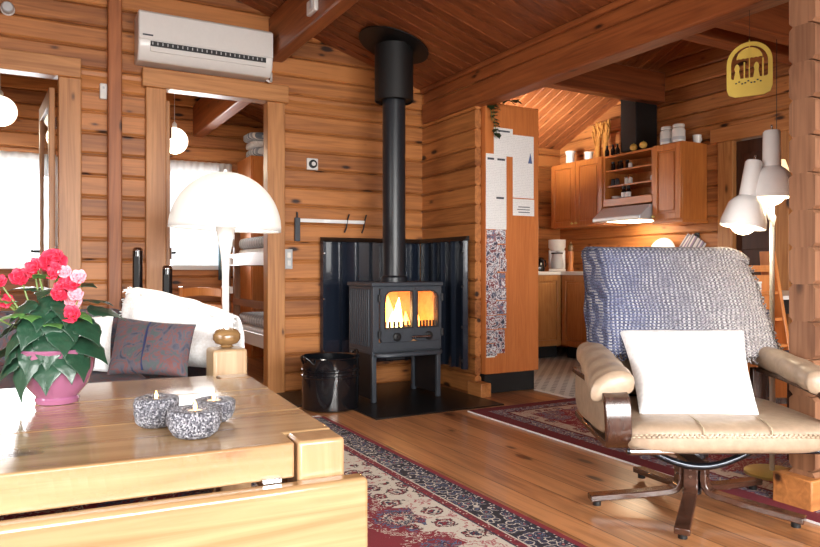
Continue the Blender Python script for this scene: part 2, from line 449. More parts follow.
def rug_mat(name, hx, hy, field=.42, warm=False):
    """persian rug; local coords centred on the rug, half sizes hx hy"""
    m, nt, b = nodes(name)
    t = N(nt, 'ShaderNodeTexCoord'); sep = N(nt, 'ShaderNodeSeparateXYZ'); L(nt, t.outputs['Object'], sep.inputs[0])
    dx = math_(nt, 'SUBTRACT', hx, math_(nt, 'ABSOLUTE', sep.outputs[0])); dy = math_(nt, 'SUBTRACT', hy, math_(nt, 'ABSOLUTE', sep.outputs[1]))
    d = math_(nt, 'MINIMUM', dx, dy)
    def vor(scale, feat='F1'):
        v = N(nt, 'ShaderNodeTexVoronoi', feature=feat); v.inputs['Scale'].default_value = scale; v.inputs['Randomness'].default_value = .8
        L(nt, t.outputs['Object'], v.inputs['Vector']); return v
    nz = N(nt, 'ShaderNodeTexNoise'); nz.inputs['Scale'].default_value = 34; nz.inputs['Detail'].default_value = 3; nz.inputs['Distortion'].default_value = 1.5
    L(nt, t.outputs['Object'], nz.inputs['Vector'])
    cream, red, navy, dark, pink, blue = (206,196,182), (128,26,40), (40,42,66), (28,22,30), (168,92,96), (92,104,138)
    if warm: cream, red, navy, dark, pink, blue = (212,194,180), (142,34,52), (104,100,126), (110,28,46), (188,124,118), (150,144,168)
    # field: big rosettes as rings of colour
    v1 = vor(5.2); rings = math_(nt, 'ADD', v1.outputs['Distance'], math_(nt, 'MULTIPLY', math_(nt, 'SUBTRACT', nz.outputs[0], .5), .8))
    fieldc = ramp(nt, rings, [(0, red), (.10, cream), (.16, navy), (.26, cream), (.30, red), (.36, navy), (.42, blue), (.48, red), (.58, red), (.66, cream), (.7, red)], 'CONSTANT')
    v2 = vor(9.5); r2 = math_(nt, 'ADD', v2.outputs['Distance'], math_(nt, 'MULTIPLY', math_(nt, 'SUBTRACT', nz.outputs[0], .5), .6))
    guard = ramp(nt, r2, [(0, red), (.12, navy), (.2, cream), (.28, red), (.34, dark), (.40, cream), (.62, cream), (.68, pink), (.74, cream)], 'CONSTANT')
    v3 = vor(24); r3 = math_(nt, 'ADD', v3.outputs['Distance'], math_(nt, 'MULTIPLY', math_(nt, 'SUBTRACT', nz.outputs[0], .5), .4))
    bord = ramp(nt, r3, [(0, pink), (.14, dark), (.24, blue), (.3, navy), (.46, cream), (.54, navy), (.66, dark)], 'CONSTANT')
    v4 = vor(70); dots = ramp(nt, v4.outputs['Distance'], [(0, cream), (.32, navy), (.6, dark)], 'CONSTANT')
    dots2 = ramp(nt, v4.outputs['Distance'], [(0, cream), (.25, red), (.6, (96,20,34))], 'CONSTANT')
    def step(th):
        return math_(nt, 'GREATER_THAN', d, th)
    if warm:
        col = mix(nt, step(.09), lin((118,26,42)), bord); col = mix(nt, step(.17), col, lin((110,24,40))); col = mix(nt, step(.19), col, guard)
        col = mix(nt, step(field), col, fieldc)
    else: col = mix(nt, step(.028), lin(red), dots)
    if not warm:
        col = mix(nt, step(.055), col, bord)
        col = mix(nt, step(.165), col, lin(cream))
        col = mix(nt, step(.172), col, dots2)
        col = mix(nt, step(.205), col, lin(navy))
        col = mix(nt, step(.212), col, guard)
        jig = math_(nt, 'ADD', d, math_(nt, 'MULTIPLY', math_(nt, 'SUBTRACT', v2.outputs['Distance'], .4), .22))
        col = mix(nt, math_(nt, 'GREATER_THAN', jig, field), col, fieldc)
    pile = N(nt, 'ShaderNodeTexNoise'); pile.inputs['Scale'].default_value = 420; L(nt, t.outputs['Object'], pile.inputs['Vector'])
    col = mix(nt, .35, col, ramp(nt, pile.outputs[0], [(.3, (150,150,150)), (.7, (255,255,255))]), 'MULTIPLY')
    L(nt, col, b.inputs['Base Color']); b.inputs['Roughness'].default_value = .95; bump(nt, b, pile.outputs[0], .4, .004)
    return m
def tile_mat():
    m, nt, b = nodes('mosaic_tiles')
    t = N(nt, 'ShaderNodeTexCoord'); mp = N(nt, 'ShaderNodeMapping'); mp.inputs['Rotation'].default_value = (0, 0, R(45)); L(nt, t.outputs['Object'], mp.inputs[0])
    br = N(nt, 'ShaderNodeTexBrick'); br.offset = 0; br.inputs['Scale'].default_value = 1
    br.inputs['Brick Width'].default_value = .075; br.inputs['Row Height'].default_value = .075; br.inputs['Mortar Size'].default_value = .02
    br.inputs['Color1'].default_value = lin((92,94,98)); br.inputs['Color2'].default_value = lin((112,114,118)); br.inputs['Mortar'].default_value = lin((196,196,192))
    L(nt, mp.outputs[0], br.inputs['Vector']); L(nt, br.outputs['Color'], b.inputs['Base Color']); b.inputs['Roughness'].default_value = .3
    return m
M['tile'] = tile_mat()
def paper_mat(name, tint=(240,240,238), rows=80, ink=(150,152,156)):
    m, nt, b = nodes(name); t = N(nt, 'ShaderNodeTexCoord'); sep = N(nt, 'ShaderNodeSeparateXYZ'); L(nt, t.outputs['Object'], sep.inputs[0])
    row = math_(nt, 'FRACT', math_(nt, 'MULTIPLY', sep.outputs[2], rows))
    mp = N(nt, 'ShaderNodeMapping'); mp.inputs['Scale'].default_value = (90, 1, rows); L(nt, t.outputs['Object'], mp.inputs[0])
    n = N(nt, 'ShaderNodeTexNoise'); n.inputs['Scale'].default_value = 1; L(nt, mp.outputs[0], n.inputs['Vector'])
    f = math_(nt, 'MULTIPLY', math_(nt, 'GREATER_THAN', row, .55), math_(nt, 'GREATER_THAN', n.outputs[0], .47))
    L(nt, mix(nt, math_(nt, 'MULTIPLY', f, .22), lin(tint), lin(ink)), b.inputs['Base Color']); b.inputs['Roughness'].default_value = .7; return m
M['paper'] = paper_mat('printed_paper')
M['ink'] = plain('printed_ink', (70,74,84), .7)
M['ink_blue'] = plain('blue_printed_ink', (84,104,150), .7)
def photo_mat(name, cols, sc):
    m, nt, b = nodes(name); n = N(nt, 'ShaderNodeTexNoise'); n.inputs['Scale'].default_value = sc; n.inputs['Detail'].default_value = 3
    oi = N(nt, 'ShaderNodeObjectInfo'); t = N(nt, 'ShaderNodeTexCoord')
    sc_ = N(nt, 'ShaderNodeVectorMath', operation='SCALE'); L(nt, oi.outputs['Location'], sc_.inputs[0]); sc_.inputs['Scale'].default_value = 9
    ad = N(nt, 'ShaderNodeVectorMath', operation='ADD'); L(nt, t.outputs['Object'], ad.inputs[0]); L(nt, sc_.outputs[0], ad.inputs[1])
    L(nt, ad.outputs[0], n.inputs['Vector'])
    k = len(cols); L(nt, ramp(nt, n.outputs[0], [(.3+.4*i/k, c) for i, c in enumerate(cols)], 'CONSTANT'), b.inputs['Base Color']); b.inputs['Roughness'].default_value = .3; return m
M['photoA'] = photo_mat('print_a', [(60,54,72), (190,192,202), (228,228,232), (150,100,104), (120,130,156), (74,62,74), (206,208,214)], 24)
M['photoB'] = photo_mat('print_b', [(120,62,68), (206,206,212), (80,78,100), (224,224,228), (172,140,140), (62,56,72)], 26)
M['photoC'] = photo_mat('print_c', [(52,50,68), (98,102,124), (210,208,212), (126,60,66), (222,222,226), (64,60,82)], 24)
exec_parts = []
# ------------------------------------------------------------------ room shell
def log_wall(name, axis, face, thick, a0, a1, z0, z1, mat, openings=(), course=.141, c=.016, out=1):
    """stack of planed logs. axis 'x': runs along X with its room face at Y=face, body towards +out."""
    mb = MB()
    zs = set()
    k = math.floor(z0/course)
    courses = []
    while k*course < z1 - 1e-6:
        courses.append((max(k*course, z0), min((k+1)*course, z1))); k += 1
    for ca, cb in courses:
        br = sorted({ca, cb} | {o[2] for o in openings if ca < o[2] < cb} | {o[3] for o in openings if ca < o[3] < cb})
        for za, zb in zip(br, br[1:]):
            if zb - za < .004: continue
            segs = [(a0, a1)]
            for oa, ob, oz0, oz1 in openings:
                if oz0 < (za+zb)/2 < oz1:
                    new = []
                    for s, e in segs:
                        if ob <= s or oa >= e: new.append((s, e)); continue
                        if oa > s: new.append((s, oa))
                        if ob < e: new.append((ob, e))
                    segs = new
            cl = c if abs(za-ca) < 1e-6 else .0005; ch = c if abs(zb-cb) < 1e-6 else .0005
            t = thick
            gl = .003 if cl > .01 else 0; gh = .003 if ch > .01 else 0; gd = min(.03, thick*.45)
            pr = [(gd, za), (gd, za+gl+1e-5), (cl*.7, za+gl+2e-5), (0, za+cl+3e-5), (0, zb-ch-3e-5), (ch*.7, zb-gh-2e-5), (gd, zb-gh-1e-5), (gd, zb), (t-ch, zb), (t, zb-ch), (t, za+cl), (t-cl, za)]
            for s, e in segs:
                if axis == 'x': poly = [(s, face+out*p, z) for p, z in pr]; vec = (e-s, 0, 0)
                else: poly = [(face+out*p, s, z) for p, z in pr]; vec = (0, e-s, 0)
                mb.extrude(poly, vec)
    return struct(mb.build(name, mat))
FX0, FX1, FY0, FY1 = -2.6, 5.5, -2.2, 7.7
struct(MB().box(FX0-.1, FY0-.1, -.06, FX1+.1, FY1+.1, 0).build('floor', M['floor']))
struct(MB().box(3.44, 2.9, 0, 5.5, 6.28, .004).build('floor_kitchen', M['tile']))
struct(MB().box(3.41, 2.9, 0, 3.44, 4.19, .007).build('trim_1', M['counter']))
# doorways in the back wall, bedroom windows, windows behind the viewer
log_wall('wall_back', 'x', 5.03, .06, FX0, 2.905, 0, 4.0, M['logx'], [(-.70, .232, 0, 2.21), (.796, 1.605, 0, 2.21)])
log_wall('wall_stub', 'y', 2.905, .055, 4.25, 6.28, 0, 2.42, M['logy'])
log_wall('wall_bedroom_back', 'x', 7.7, .1, FX0, 2.96, 0, 4.0, M['logx'], [(-.85, .28, .93, 2.04), (1.22, 1.96, .92, 2.04)])
log_wall('wall_partition', 'y', .48, .09, 5.09, 7.7, 0, 3.3, M['logy'])
log_wall('wall_bedroom_right', 'y', 2.9, .055, 6.28, 7.7, 0, 2.6, M['logy'])
log_wall('wall_kitchen_back', 'x', 6.28, .1, 2.96, 5.6, 0, 2.9, M['logx'], [(3.2, 4.25, 1.15, 2.0)])
log_wall('wall_right', 'y', 5.5, .1, FY0, 6.38, 0, 4.4, M['logy'], [(3.53, 4.03, 0, 2.12)])
log_wall('wall_left', 'y', FX0, .1, FY0, 7.7, 0, 4.2, M['logy'], [(.2, 2.6, .75, 2.1)], out=-1)
log_wall('wall_rear', 'x', FY0, .1, FX0, 5.6, 0, 4.3, M['logx'], [(-1.9, 2.5, .45, 2.2), (3.3, 5.2, .8, 2.1)], out=-1)
log_wall('wall_gable', 'y', 2.96, .07, FY0, 6.28, 2.45, 4.4, M['logy'])
log_wall('wall_divider', 'x', 1.573, .104, 2.65, 3.35, 0, 2.13, M['endgrain'], course=.145, c=.016)
struct(MB().box(2.60, 1.555, 0, 2.80, 1.715, .125).build('baseboard_divider', M['logx'], bevel=.006))
struct(MB().box(2.87, 4.12, 0, 2.96, 4.30, .10).build('baseboard_stub', M['framey'], bevel=.006))
# ceilings: boards fixed to the slopes
mb = MB(); y = FY0
x_lo, z_lo, sl = 2.905, 2.42, .30
while y < FY1:
    c = .008; w = .115
    pr = [(0, .03), (0, c), (c, 0), (w-c, 0), (w, c), (w, .03)]
    mb.extrude([(x_lo+.06, y+a, z_lo-.018+b) for a, b in pr], (FX0-.06-x_lo-.06, 0, -(FX0-x_lo-.12)*sl)); y += w
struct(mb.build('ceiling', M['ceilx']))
mb = MB(); x = 2.96
def kz(y): return 2.33 + .4*(6.28-y) if y > 2.0 else 2.33 + .4*4.28 - .4*(2.0-y)
while x < 5.6:
    w = .115; c = .008
    pr = [(0, .03), (0, c), (c, 0), (w-c, 0), (w, c), (w, .03)]
    for ya, yb in ((6.4, 2.0), (2.0, FY0-.1)):
        mb.extrude([(x+a, ya, kz(ya)+b) for a, b in pr], (0, yb-ya, kz(yb)-kz(ya)))
    x += w
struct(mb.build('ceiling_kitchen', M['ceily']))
# beams
def beam(name, x0, y0, z0, x1, y1, z1, mat, bev=.012):
    return struct(MB().box(x0, y0, z0, x1, y1, z1).build(name, mat, bevel=bev))
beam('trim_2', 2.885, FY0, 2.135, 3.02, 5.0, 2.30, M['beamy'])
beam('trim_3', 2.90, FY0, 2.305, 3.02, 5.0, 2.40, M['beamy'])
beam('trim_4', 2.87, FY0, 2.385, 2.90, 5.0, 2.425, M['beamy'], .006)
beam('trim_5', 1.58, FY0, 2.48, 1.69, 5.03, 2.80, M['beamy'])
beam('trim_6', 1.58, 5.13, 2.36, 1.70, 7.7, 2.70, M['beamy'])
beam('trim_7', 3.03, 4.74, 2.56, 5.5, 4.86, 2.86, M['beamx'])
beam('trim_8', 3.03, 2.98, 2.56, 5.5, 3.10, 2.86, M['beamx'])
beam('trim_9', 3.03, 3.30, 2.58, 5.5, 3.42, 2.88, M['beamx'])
struct(MB().box(.474, 4.965, 0, .561, 5.03, 3.3).build('trim_10', M['post_dark'], bevel=.008))
# door frames
def frame(n, x0, x1, zt, xl, xr):
    f = struct(MB().box(x0-.133, 4.985, 0, x0, 5.095, zt).box(x1, 4.985, 0, x1+.135, 5.095, zt).build('door_%d' % n, M['framez'], bevel=.006))
    f2 = MB().box(xl, 4.972, zt, xr, 5.095, 2.298).build('lintel', M['framex'], f, bevel=.006)
    return f
d1 = frame(1, -.65, .182, 2.17, -.80, .315)
d2 = frame(2, .846, 1.562, 2.17, .69, 1.722)
def leaf(par, hx, hy, ang, name='door_leaf'):
    """open door leaf with glass, hinge at local origin, running along local +y"""
    o = MB(); w, h, t = .76, 2.12, .035
    o.box(-t, 0, .01, 0, .09, h).box(-t, w-.09, .01, 0, w, h).box(-t, .09, h-.1, 0, w-.09, h).box(-t, .09, .01, 0, w-.09, .8)
    lf = o.build(name, M['framez'], par, (hx, hy, 0), R(ang), bevel=.004)
    MB().box(-t*.6, .085, .79, -t*.4, w-.085, h-.095).build('pane', M['glass'], lf)
    MB().tube([(.0, w-.05, 1.06), (.05, w-.05, 1.06), (.055, w-.14, 1.06)], .009).tube([(-t, w-.05, 1.06), (-t-.05, w-.05, 1.06), (-t-.055, w-.14, 1.06)], .009).build('door_handle', M['iron_dark'], lf)
    MB().lathe([(.007, 0), (.007, .08)], 8, T(.004, .0, 1.0)).lathe([(.007, 0), (.007, .08)], 8, T(.004, .0, 1.85)).build('hinge', M['chrome'], lf)
    return lf
leaf(d1, .168, 5.11, 3.6)
leaf(d2, .892, 5.11, -8.2)
# dark stained narrow door in the right wall
f = struct(MB().box(5.465, 3.98, 0, 5.6, 4.13, 2.07).box(5.465, 3.46, 0, 5.6, 3.58, 2.07).build('door_3', M['framez'], bevel=.006))
MB().box(5.455, 3.40, 2.07, 5.6, 4.20, 2.2).build('lintel', M['framey'], f, bevel=.006)
MB().box(5.52, 3.58, .01, 5.56, 3.98, 2.06).box(5.512, 3.64, .2, 5.52, 3.92, .95).box(5.512, 3.64, 1.1, 5.52, 3.92, 1.95).build('door_leaf', M['darkdoor'], f, bevel=.004)
# windows
def window(n, axis, pos, a0, a1, z0, z1, out, mull=1):
    """frame inside the opening; pos = room side face of the wall"""
    mb = MB(); t0, t1 = sorted((pos-out*.02, pos+out*.09)); w = .05
    def bx(m, p0, q0, zz0, p1, q1, zz1):
        if axis == 'x': m.box(p0, q0, zz0, p1, q1, zz1)
        else: m.box(q0, p0, zz0, q1, p1, zz1)
    bx(mb, a0, t0, z0, a0+w, t1, z1); bx(mb, a1-w, t0, z0, a1, t1, z1); bx(mb, a0+w, t0, z0, a1-w, t1, z0+w); bx(mb, a0+w, t0, z1-w, a1-w, t1, z1)
    for k in range(mull):
        c = a0 + (a1-a0)*(k+1)/(mull+1); bx(mb, c-.025, t0+.03, z0+w, c+.025, t1, z1-w)
    f = struct(mb.build('window_%d' % n, M['whitelac'], bevel=.004))
    g = MB(); q = pos+out*.05; bx(g, a0+w*.8, q-.003, z0+w*.8, a1-w*.8, q+.003, z1-w*.8); g.build('pane', M['glass'], f)
    return f
window(1, 'x', 7.7, -.85, .28, .93, 2.04, 1)
window(2, 'x', 7.7, 1.22, 1.96, .92, 2.04, 1, 0)
window(3, 'x', 6.28, 3.2, 4.25, 1.15, 2.0, 1)
window(4, 'y', FX0, .2, 2.6, .75, 2.1, -1, 2)
window(5, 'x', FY0, -1.9, 2.5, .45, 2.2, -1, 3)
window(6, 'x', FY0, 3.3, 5.2, .8, 2.1, -1, 1)

# ------------------------------------------------------------------ things fixed to the back wall
ac = thing('air_conditioner', 'long white wall air conditioner mounted above the bedroom doorway', 'air conditioner', (1.10, 5.03, 2.47))
pr = [(0, -.155), (-.14, -.155), (-.185, -.11), (-.20, -.03), (-.20, .15), (-.185, .168), (0, .168)]
MB().extrude([(-.455, a, b) for a, b in pr], (.91, 0, 0)).build('casing', M['white'], ac, bevel=.012, seg=3)
MB().box(-.452, -.208, -.028, .452, -.2, .15).build('front_panel', M['white'], ac, bevel=.004)
g = MB().box(-.38, -.205, -.066, .40, -.19, -.034).build('air_outlet', M['ac_dark'], ac)
for k in range(24):
    MB().box(-.37+k*.032, -.207, -.058, -.364+k*.032, -.2, -.04).build('vane', M['ac_grey'], ac)
MB().box(-.38, -.2, -.10, .40, -.186, -.066, ).build('flap', M['white'], ac, bevel=.003)
MB().box(-.43, -.2095, -.004, -.365, -.207, .006).build('badge', M['ink'], ac)
MB().tube([(.43, -.06, -.14), (.47, -.06, -.16), (.49, -.04, -.15), (.50, -.01, -.08)], .009).build('pipe', M['white'], ac)
th = thing('thermostat', 'square white wall thermostat with black dial above the rail', 'thermostat', (1.925, 5.032, 1.735))
MB().box(-.045, -.022, -.045, .045, 0, .045).build('housing', M['white'], th, bevel=.006)
MB().lathe([(.032, 0), (.032, .012), (.026, .016)], 24, T(0, -.022, 0, 90)).build('dial', M['blackmatt'], th)
MB().lathe([(.016, 0), (.016, .006)], 20, T(0, -.037, 0, 90)).build('dial_mark', M['white'], th)
sw = thing('light_switch', 'pale grey light switch on the log wall beside the doorway', 'switch', (1.735, 5.032, 1.005))
MB().box(-.03, -.018, -.075, .03, 0, .075).build('plate', M['ac_grey'], sw, bevel=.004)
MB().box(-.014, -.024, .01, .014, -.018, .05).build('rocker', M['white'], sw, bevel=.002)
MB().box(-.014, -.024, -.05, .014, -.018, -.01).build('rocker', M['white'], sw, bevel=.002)
sn = thing('door_sensor', 'small white sensor box on the post between the two doorways', 'sensor', (.4505, 5.032, 2.11))
MB().box(-.022, -.03, -.052, .022, 0, .052).build('housing', M['white'], sn, bevel=.006)
MB().box(-.006, -.032, .015, .006, -.03, .03).build('lens', M['ac_grey'], sn)
kn = thing('wall_spotlight', 'small round white knob high on the wall above left doorway', 'knob', (-.10, 5.032, 2.56))
MB().lathe([(.03, 0), (.03, .02), (.036, .03), (.036, .05), (.028, .062), (.0, .065)], 20, T(0, 0, 0, 90)).build('housing', M['ac_grey'], kn)
MB().lathe([(.04, 0), (.04, .006)], 20, T(0, 0, 0, 90)).build('wall_plate', M['white'], kn)
rail = thing('wall_rail', 'long white metal arm fixed level on the wall left of the stove pipe', 'rail', (1.80, 5.032, 1.30))
MB().box(.02, -.035, -.014, .56, -.022, .014).build('bar', M['whitelac'], rail, bevel=.003)
MB().box(-.022, -.04, -.16, .018, -.014, .02).build('bracket_plate', M['iron'], rail, bevel=.003)
MB().tube([(0, -.02, .015), (0, -.02, .055), (-.006, -.02, .06)], .007).build('hinge_pin', M['iron_dark'], rail)
for x in (.40, .55):
    MB().tube([(x+.03, -.02, .06), (x+.012, -.03, .02), (x, -.03, -.05), (x-.015, -.03, -.085)], .006).build('hook', M['iron_dark'], rail)
MB().box(.54, -.024, -.01, .555, 0, .01).build('wall_bracket', M['iron_dark'], rail)
sb = thing('smoke_detector', 'small white detector box on the tie beam by the flue', 'detector', (1.58, 4.08, 2.57))
MB().box(-.03, -.07, -.045, 0, .07, .045).build('housing', M['white'], sb, bevel=.008)
MB().box(-.034, -.035, -.02, -.03, .0, .03).build('grille', M['ac_grey'], sb)

# ------------------------------------------------------------------ stove corner
hp = MB().extrude([(1.886,3.83,0),(2.86,3.83,0),(2.86,5.0,0),(1.6,5.0,0),(1.6,4.45,0),(1.886,4.45,0)], (0,0,.008)).build('hearth_plate', M['slab'], bevel=.002)
tag(hp, 'flat black metal hearth plate under the wood stove', 'hearth plate')
def sheet(a0, a1, z0, z1, ribs, axis, pos, sgn):
    """profiled sheet; ribs = rib centres along the axis"""
    pts = [(a0, 0)]
    for r in ribs:
        pts += [(r-.02, 0), (r-.013, .035), (r+.013, .035), (r+.02, 0)]
    pts += [(a1, 0)]
    back = [(a, b-.006) for a, b in pts[::-1]]
    poly = pts + back
    if axis == 'x': return MB().extrude([(a, pos+sgn*b, z0) for a, b in poly], (0, 0, z1-z0))
    return MB().extrude([(pos+sgn*b, a, z0) for a, b in poly], (0, 0, z1-z0))
bp = thing('heat_shield', 'blue black ribbed metal heat shield lining the corner behind the stove', 'heat shield', (0,0,0))
sheet(1.985, 2.86, .185, 1.14, (2.0, 2.16, 2.30, 2.42, 2.58, 2.72), 'x', 4.99, -1).build('back_panel', M['backplate'], bp)
sheet(4.29, 4.985, .185, 1.14, (4.31, 4.47, 4.62, 4.74, 4.88), 'y', 2.865, -1).build('side_panel', M['backplate'], bp)
MB().extrude([(1.98, 4.995, 1.14), (1.98, 4.995, 1.175), (1.98, 4.985, 1.175), (1.98, 4.94, 1.14)], (.88, 0, 0)).extrude([(2.87, 4.27, 1.14), (2.87, 4.27, 1.175), (2.86, 4.27, 1.175), (2.82, 4.27, 1.14)], (0, .72, 0)).build('top_cap', M['blackmatt'], bp)
for (x, z) in ((1.995, .30), (1.995, .70), (1.995, 1.05)):
    MB().lathe([(.009, 0), (.006, .006)], 10, T(x-.0, 4.95, z, 90)).build('screw', M['chrome'], bp)
for z in (.25, .5, .8, 1.05):
    MB().lathe([(.012, 0), (.008, .006)], 10, T(2.826, 4.30, z, 90)).build('screw', M['blackmatt'], bp)

st = thing('wood_stove', 'cast iron wood burning stove with lit fire behind twin glass doors', 'stove', (2.355, 4.28, .008))
W2, D, ZB, ZT = .275, .40, .35, .83
b = MB()
b.box(-W2, .02, ZB, -W2+.02, D, ZT-.03).box(W2-.02, .02, ZB, W2, D, ZT-.03).box(-W2+.02, D-.02, ZB, W2-.02, D, ZT-.03).box(-W2+.02, .02, ZB, W2-.02, D-.02, ZB+.02)
b.build('body', M['iron'], st, bevel=.004)
for k in range(11):
    MB().box(-W2-.009, .05+k*.031, ZB+.03, -W2, .066+k*.031, ZT-.05).build('side_rib', M['iron'], st, bevel=.003)
for k in range(11):
    MB().box(W2, .05+k*.031, ZB+.03, W2+.009, .066+k*.031, ZT-.05).build('side_rib', M['iron'], st, bevel=.003)
MB().box(-W2-.012, -.015, ZT-.03, W2+.012, D+.01, ZT).build('top_plate', M['iron'], st, bevel=.008)
def loopify(inner, x0, x1, z0, z1):
    cx, cz = sum(p[0] for p in inner)/len(inner), sum(p[1] for p in inner)/len(inner)
    out = []
    for px, pz in inner:
        dx, dz = px-cx, pz-cz
        s = min(((x1-cx)/dx if dx > 1e-6 else (x0-cx)/dx if dx < -1e-6 else 1e9), ((z1-cz)/dz if dz > 1e-6 else (z0-cz)/dz if dz < -1e-6 else 1e9))
        out.append((cx+dx*s, cz+dz*s))
    return out
def win_loop(x0, x1, z0, z1, r, left):
    """dense rectangular loop with one rounded top corner"""
    pts = []
    def line(p, q, n): 
        for i in range(n): pts.append((p[0]+(q[0]-p[0])*i/n, p[1]+(q[1]-p[1])*i/n))
    if left:
        line((x0, z0), (x1, z0), 8); line((x1, z0), (x1, z1), 8); line((x1, z1), (x0+r, z1), 8)
        for i in range(6):
            a = PI/2 + PI/2*i/6; pts.append((x0+r+r*math.cos(a), z1-r+r*math.sin(a)))
        line((x0, z1-r), (x0, z0), 8)
    else:
        line((x0, z0), (x1, z0), 8); line((x1, z0), (x1, z1-r), 8)
        for i in range(6):
            a = PI/2*i/6; pts.append((x1-r+r*math.cos(a), z1-r+r*math.sin(a)))
        line((x1-r, z1), (x0, z1), 8); line((x0, z1), (x0, z0), 8)
    return pts
MB().box(-W2, -.004, ZB, -.228, .02, ZT-.03).box(.272-.006, -.004, ZB, W2, .02, ZT-.03).box(-.228, -.002, ZB, .266, .02, ZB+.062).box(-.228, -.002, ZT-.045, .266, .02, ZT-.03).build('front_frame', M['iron'], st, bevel=.003)
for lf, (x0, x1, wx0, wx1) in ((True, (-.225, .044, -.188, .022)), (False, (.047, .264, .068, .232))):
    dr = thing('tmp', '', '') if False else None
    inn = win_loop(wx0, wx1, .515, .765, .055, lf)
    ou = loopify(inn, x0, x1, .415, .79)
    d = MB().ring([(x, -.02, z) for x, z in ou], [(x, -.02, z) for x, z in inn], (0, .03, 0)).build('door', M['iron'], st, bevel=0)
    MB().extrude([(x, -.004, z) for x, z in inn], (0, .004, 0)).build('glass_pane', M['glass'], d)
    inn2 = win_loop(wx0-.008, wx1+.008, .507, .773, .06, lf)
    MB().ring([(x, -.026, z) for x, z in inn2], [(x, -.026, z) for x, z in inn], (0, .008, 0)).build('window_bead', M['iron_dark'], d)
    hx = -.232 if lf else .27
    for z in (.47, .72):
        MB().lathe([(.012, -.025), (.012, .025)], 12, T(hx, -.02, z)).build('hinge', M['iron_dark'], d)
    kx = -.10 if lf else .155
    MB().lathe([(.03, 0), (.03, .014), (.024, .02), (.012, .022)], 24, T(kx, -.02, .45, 90)).lathe([(.008, 0), (.008, .03)], 12, T(kx, -.02, .45, 90)).build('air_knob', M['iron_dark'], d)
    g = MB()
    for k in range(6):
        gx = wx0+.01 + (wx1-wx0-.03)*k/5; g.box(gx, .012, .49, gx+.014, .022, .555)
    g.box(wx0, .012, .48, wx1, .022, .512).build('log_guard', M['iron_dark'], d)
MB().tube([(.0, -.05, .447), (.15, -.05, .447)], .009).lathe([(.006, 0), (.006, .03)], 10, T(.02, -.02, .447, 90)).lathe([(.006, 0), (.006, .03)], 10, T(.14, -.02, .447, 90)).build('handle', M['chrome'], st)
MB().box(-.24, D-.05, ZB+.02, .24, D-.03, ZT-.04).box(-.25, .04, ZB+.02, -.235, D-.05, ZT-.04).box(.235, .04, ZB+.02, .25, D-.05, ZT-.04).box(-.235, .03, ZB+.02, .235, D-.05, ZB+.10).build('firebrick_lining', M['brick'], st)
fl = MB()
def flame(mb, x, y, z, h, r):
    mb.lathe([(r*.5, 0), (r, h*.2), (r*.85, h*.45), (r*.45, h*.75), (.002, h)], 10, T(x, y, z, random.uniform(-9, 9), random.uniform(-9, 9)))
for x, y, h, r in ((-.12, .14, .20, .045), (-.05, .16, .26, .05), (.16, .15, .15, .03), (.10, .2, .14, .03), (-.17, .2, .12, .03), (.2, .2, .1, .02)):
    flame(fl, x, y, ZB+.12, h, r)
fl.build('flames', M['fire'], st)
f2 = MB()
for x, y, h, r in ((-.04, .10, .25, .04), (.0, .12, .2, .035), (-.09, .1, .15, .03)):
    flame(f2, x, y, ZB+.12, h, r)
f2.build('flame_core', M['fire_hot'], st)
MB().tube([(-.2, .15, ZB+.13), (.2, .17, ZB+.13)], .035).tube([(-.18, .24, ZB+.13), (.19, .22, ZB+.14)], .035).build('firewood', M['iron_dark'], st)
pr = [(-.265, 0, .315), (.265, 0, .315), (.265, -.035, .315), (.21, -.075, .315), (-.21, -.075, .315), (-.265, -.035, .315)]
MB().extrude(pr, (0, 0, .03)).build('ash_lip', M['iron'], st, bevel=.008)
MB().box(-W2, .01, .33, W2, D, .352).build('base_plate', M['iron'], st, bevel=.004)
for s in (-1, 1):
    for yy in (0.0, .36):
        MB().box(s*(W2-.016)-.016, yy+.004, 0, s*(W2-.016)+.016, yy+.036, .33).build('leg', M['iron'], st, bevel=.004)
    MB().box(s*(W2-.01)-.004, .036, .02, s*(W2-.01)+.004, .364, .33).build('leg_panel', M['iron_dark'], st)
MB().tube([(-.2, -.06, .305), (-.06, -.06, .305)], .007).build('ash_lever', M['iron_dark'], st)
# flue
fp = thing('flue_pipe', 'tall black flue pipe rising from the stove into a flange on the ceiling', 'flue pipe', (2.36, 4.50, .838))
MB().lathe([(.098, 0), (.098, .03), (.084, .045), (.084, 1.33)], 36).build('pipe', M['pipe'], fp)
MB().lathe([(.134, 1.33), (.136, 1.315), (.142, 1.32), (.142, 1.72)], 36).build('insulated_sleeve', M['blackmatt'], fp)
MB().lathe([(.142, -.006), (.265, -.006), (.265, -.014), (.142, -.014)], 40, T(0, 0, 1.737, 0, R(0)+16.7)).build('ceiling_flange', M['blackmatt'], fp)
# bucket
bk = thing('coal_bucket', 'round black enamel fuel bucket beside the stove with two bands', 'bucket', (1.785, 4.32, .0085))
MB().lathe([(.0, .01), (.188, .0), (.19, .015), (.19, .205), (.196, .212), (.196, .222), (.19, .228), (.19, .245), (.196, .252), (.196, .262), (.19, .268), (.192, .325), (.199, .335), (.195, .342), (.184, .335), (.18, .02), (0, .018)], 48, caps=False).build('body', M['gloss'], bk)
MB().lathe([(.0, .24), (.183, .24), (.183, .25), (0, .27)], 32, caps=False).build('fuel', M['soil'], bk)
for a in (200, 20):
    c, s = math.cos(R(a)), math.sin(R(a)); tx, ty = -s, c
    pts = []
    for k in range(9):
        t = -1 + 2*k/8; rr = .193 + .05*(1-t*t)
        pts.append((rr*c+tx*.05*t, rr*s+ty*.05*t, .305+.055*(1-t*t)))
    MB().tube(pts, .008).build('handle', M['gloss'], bk)

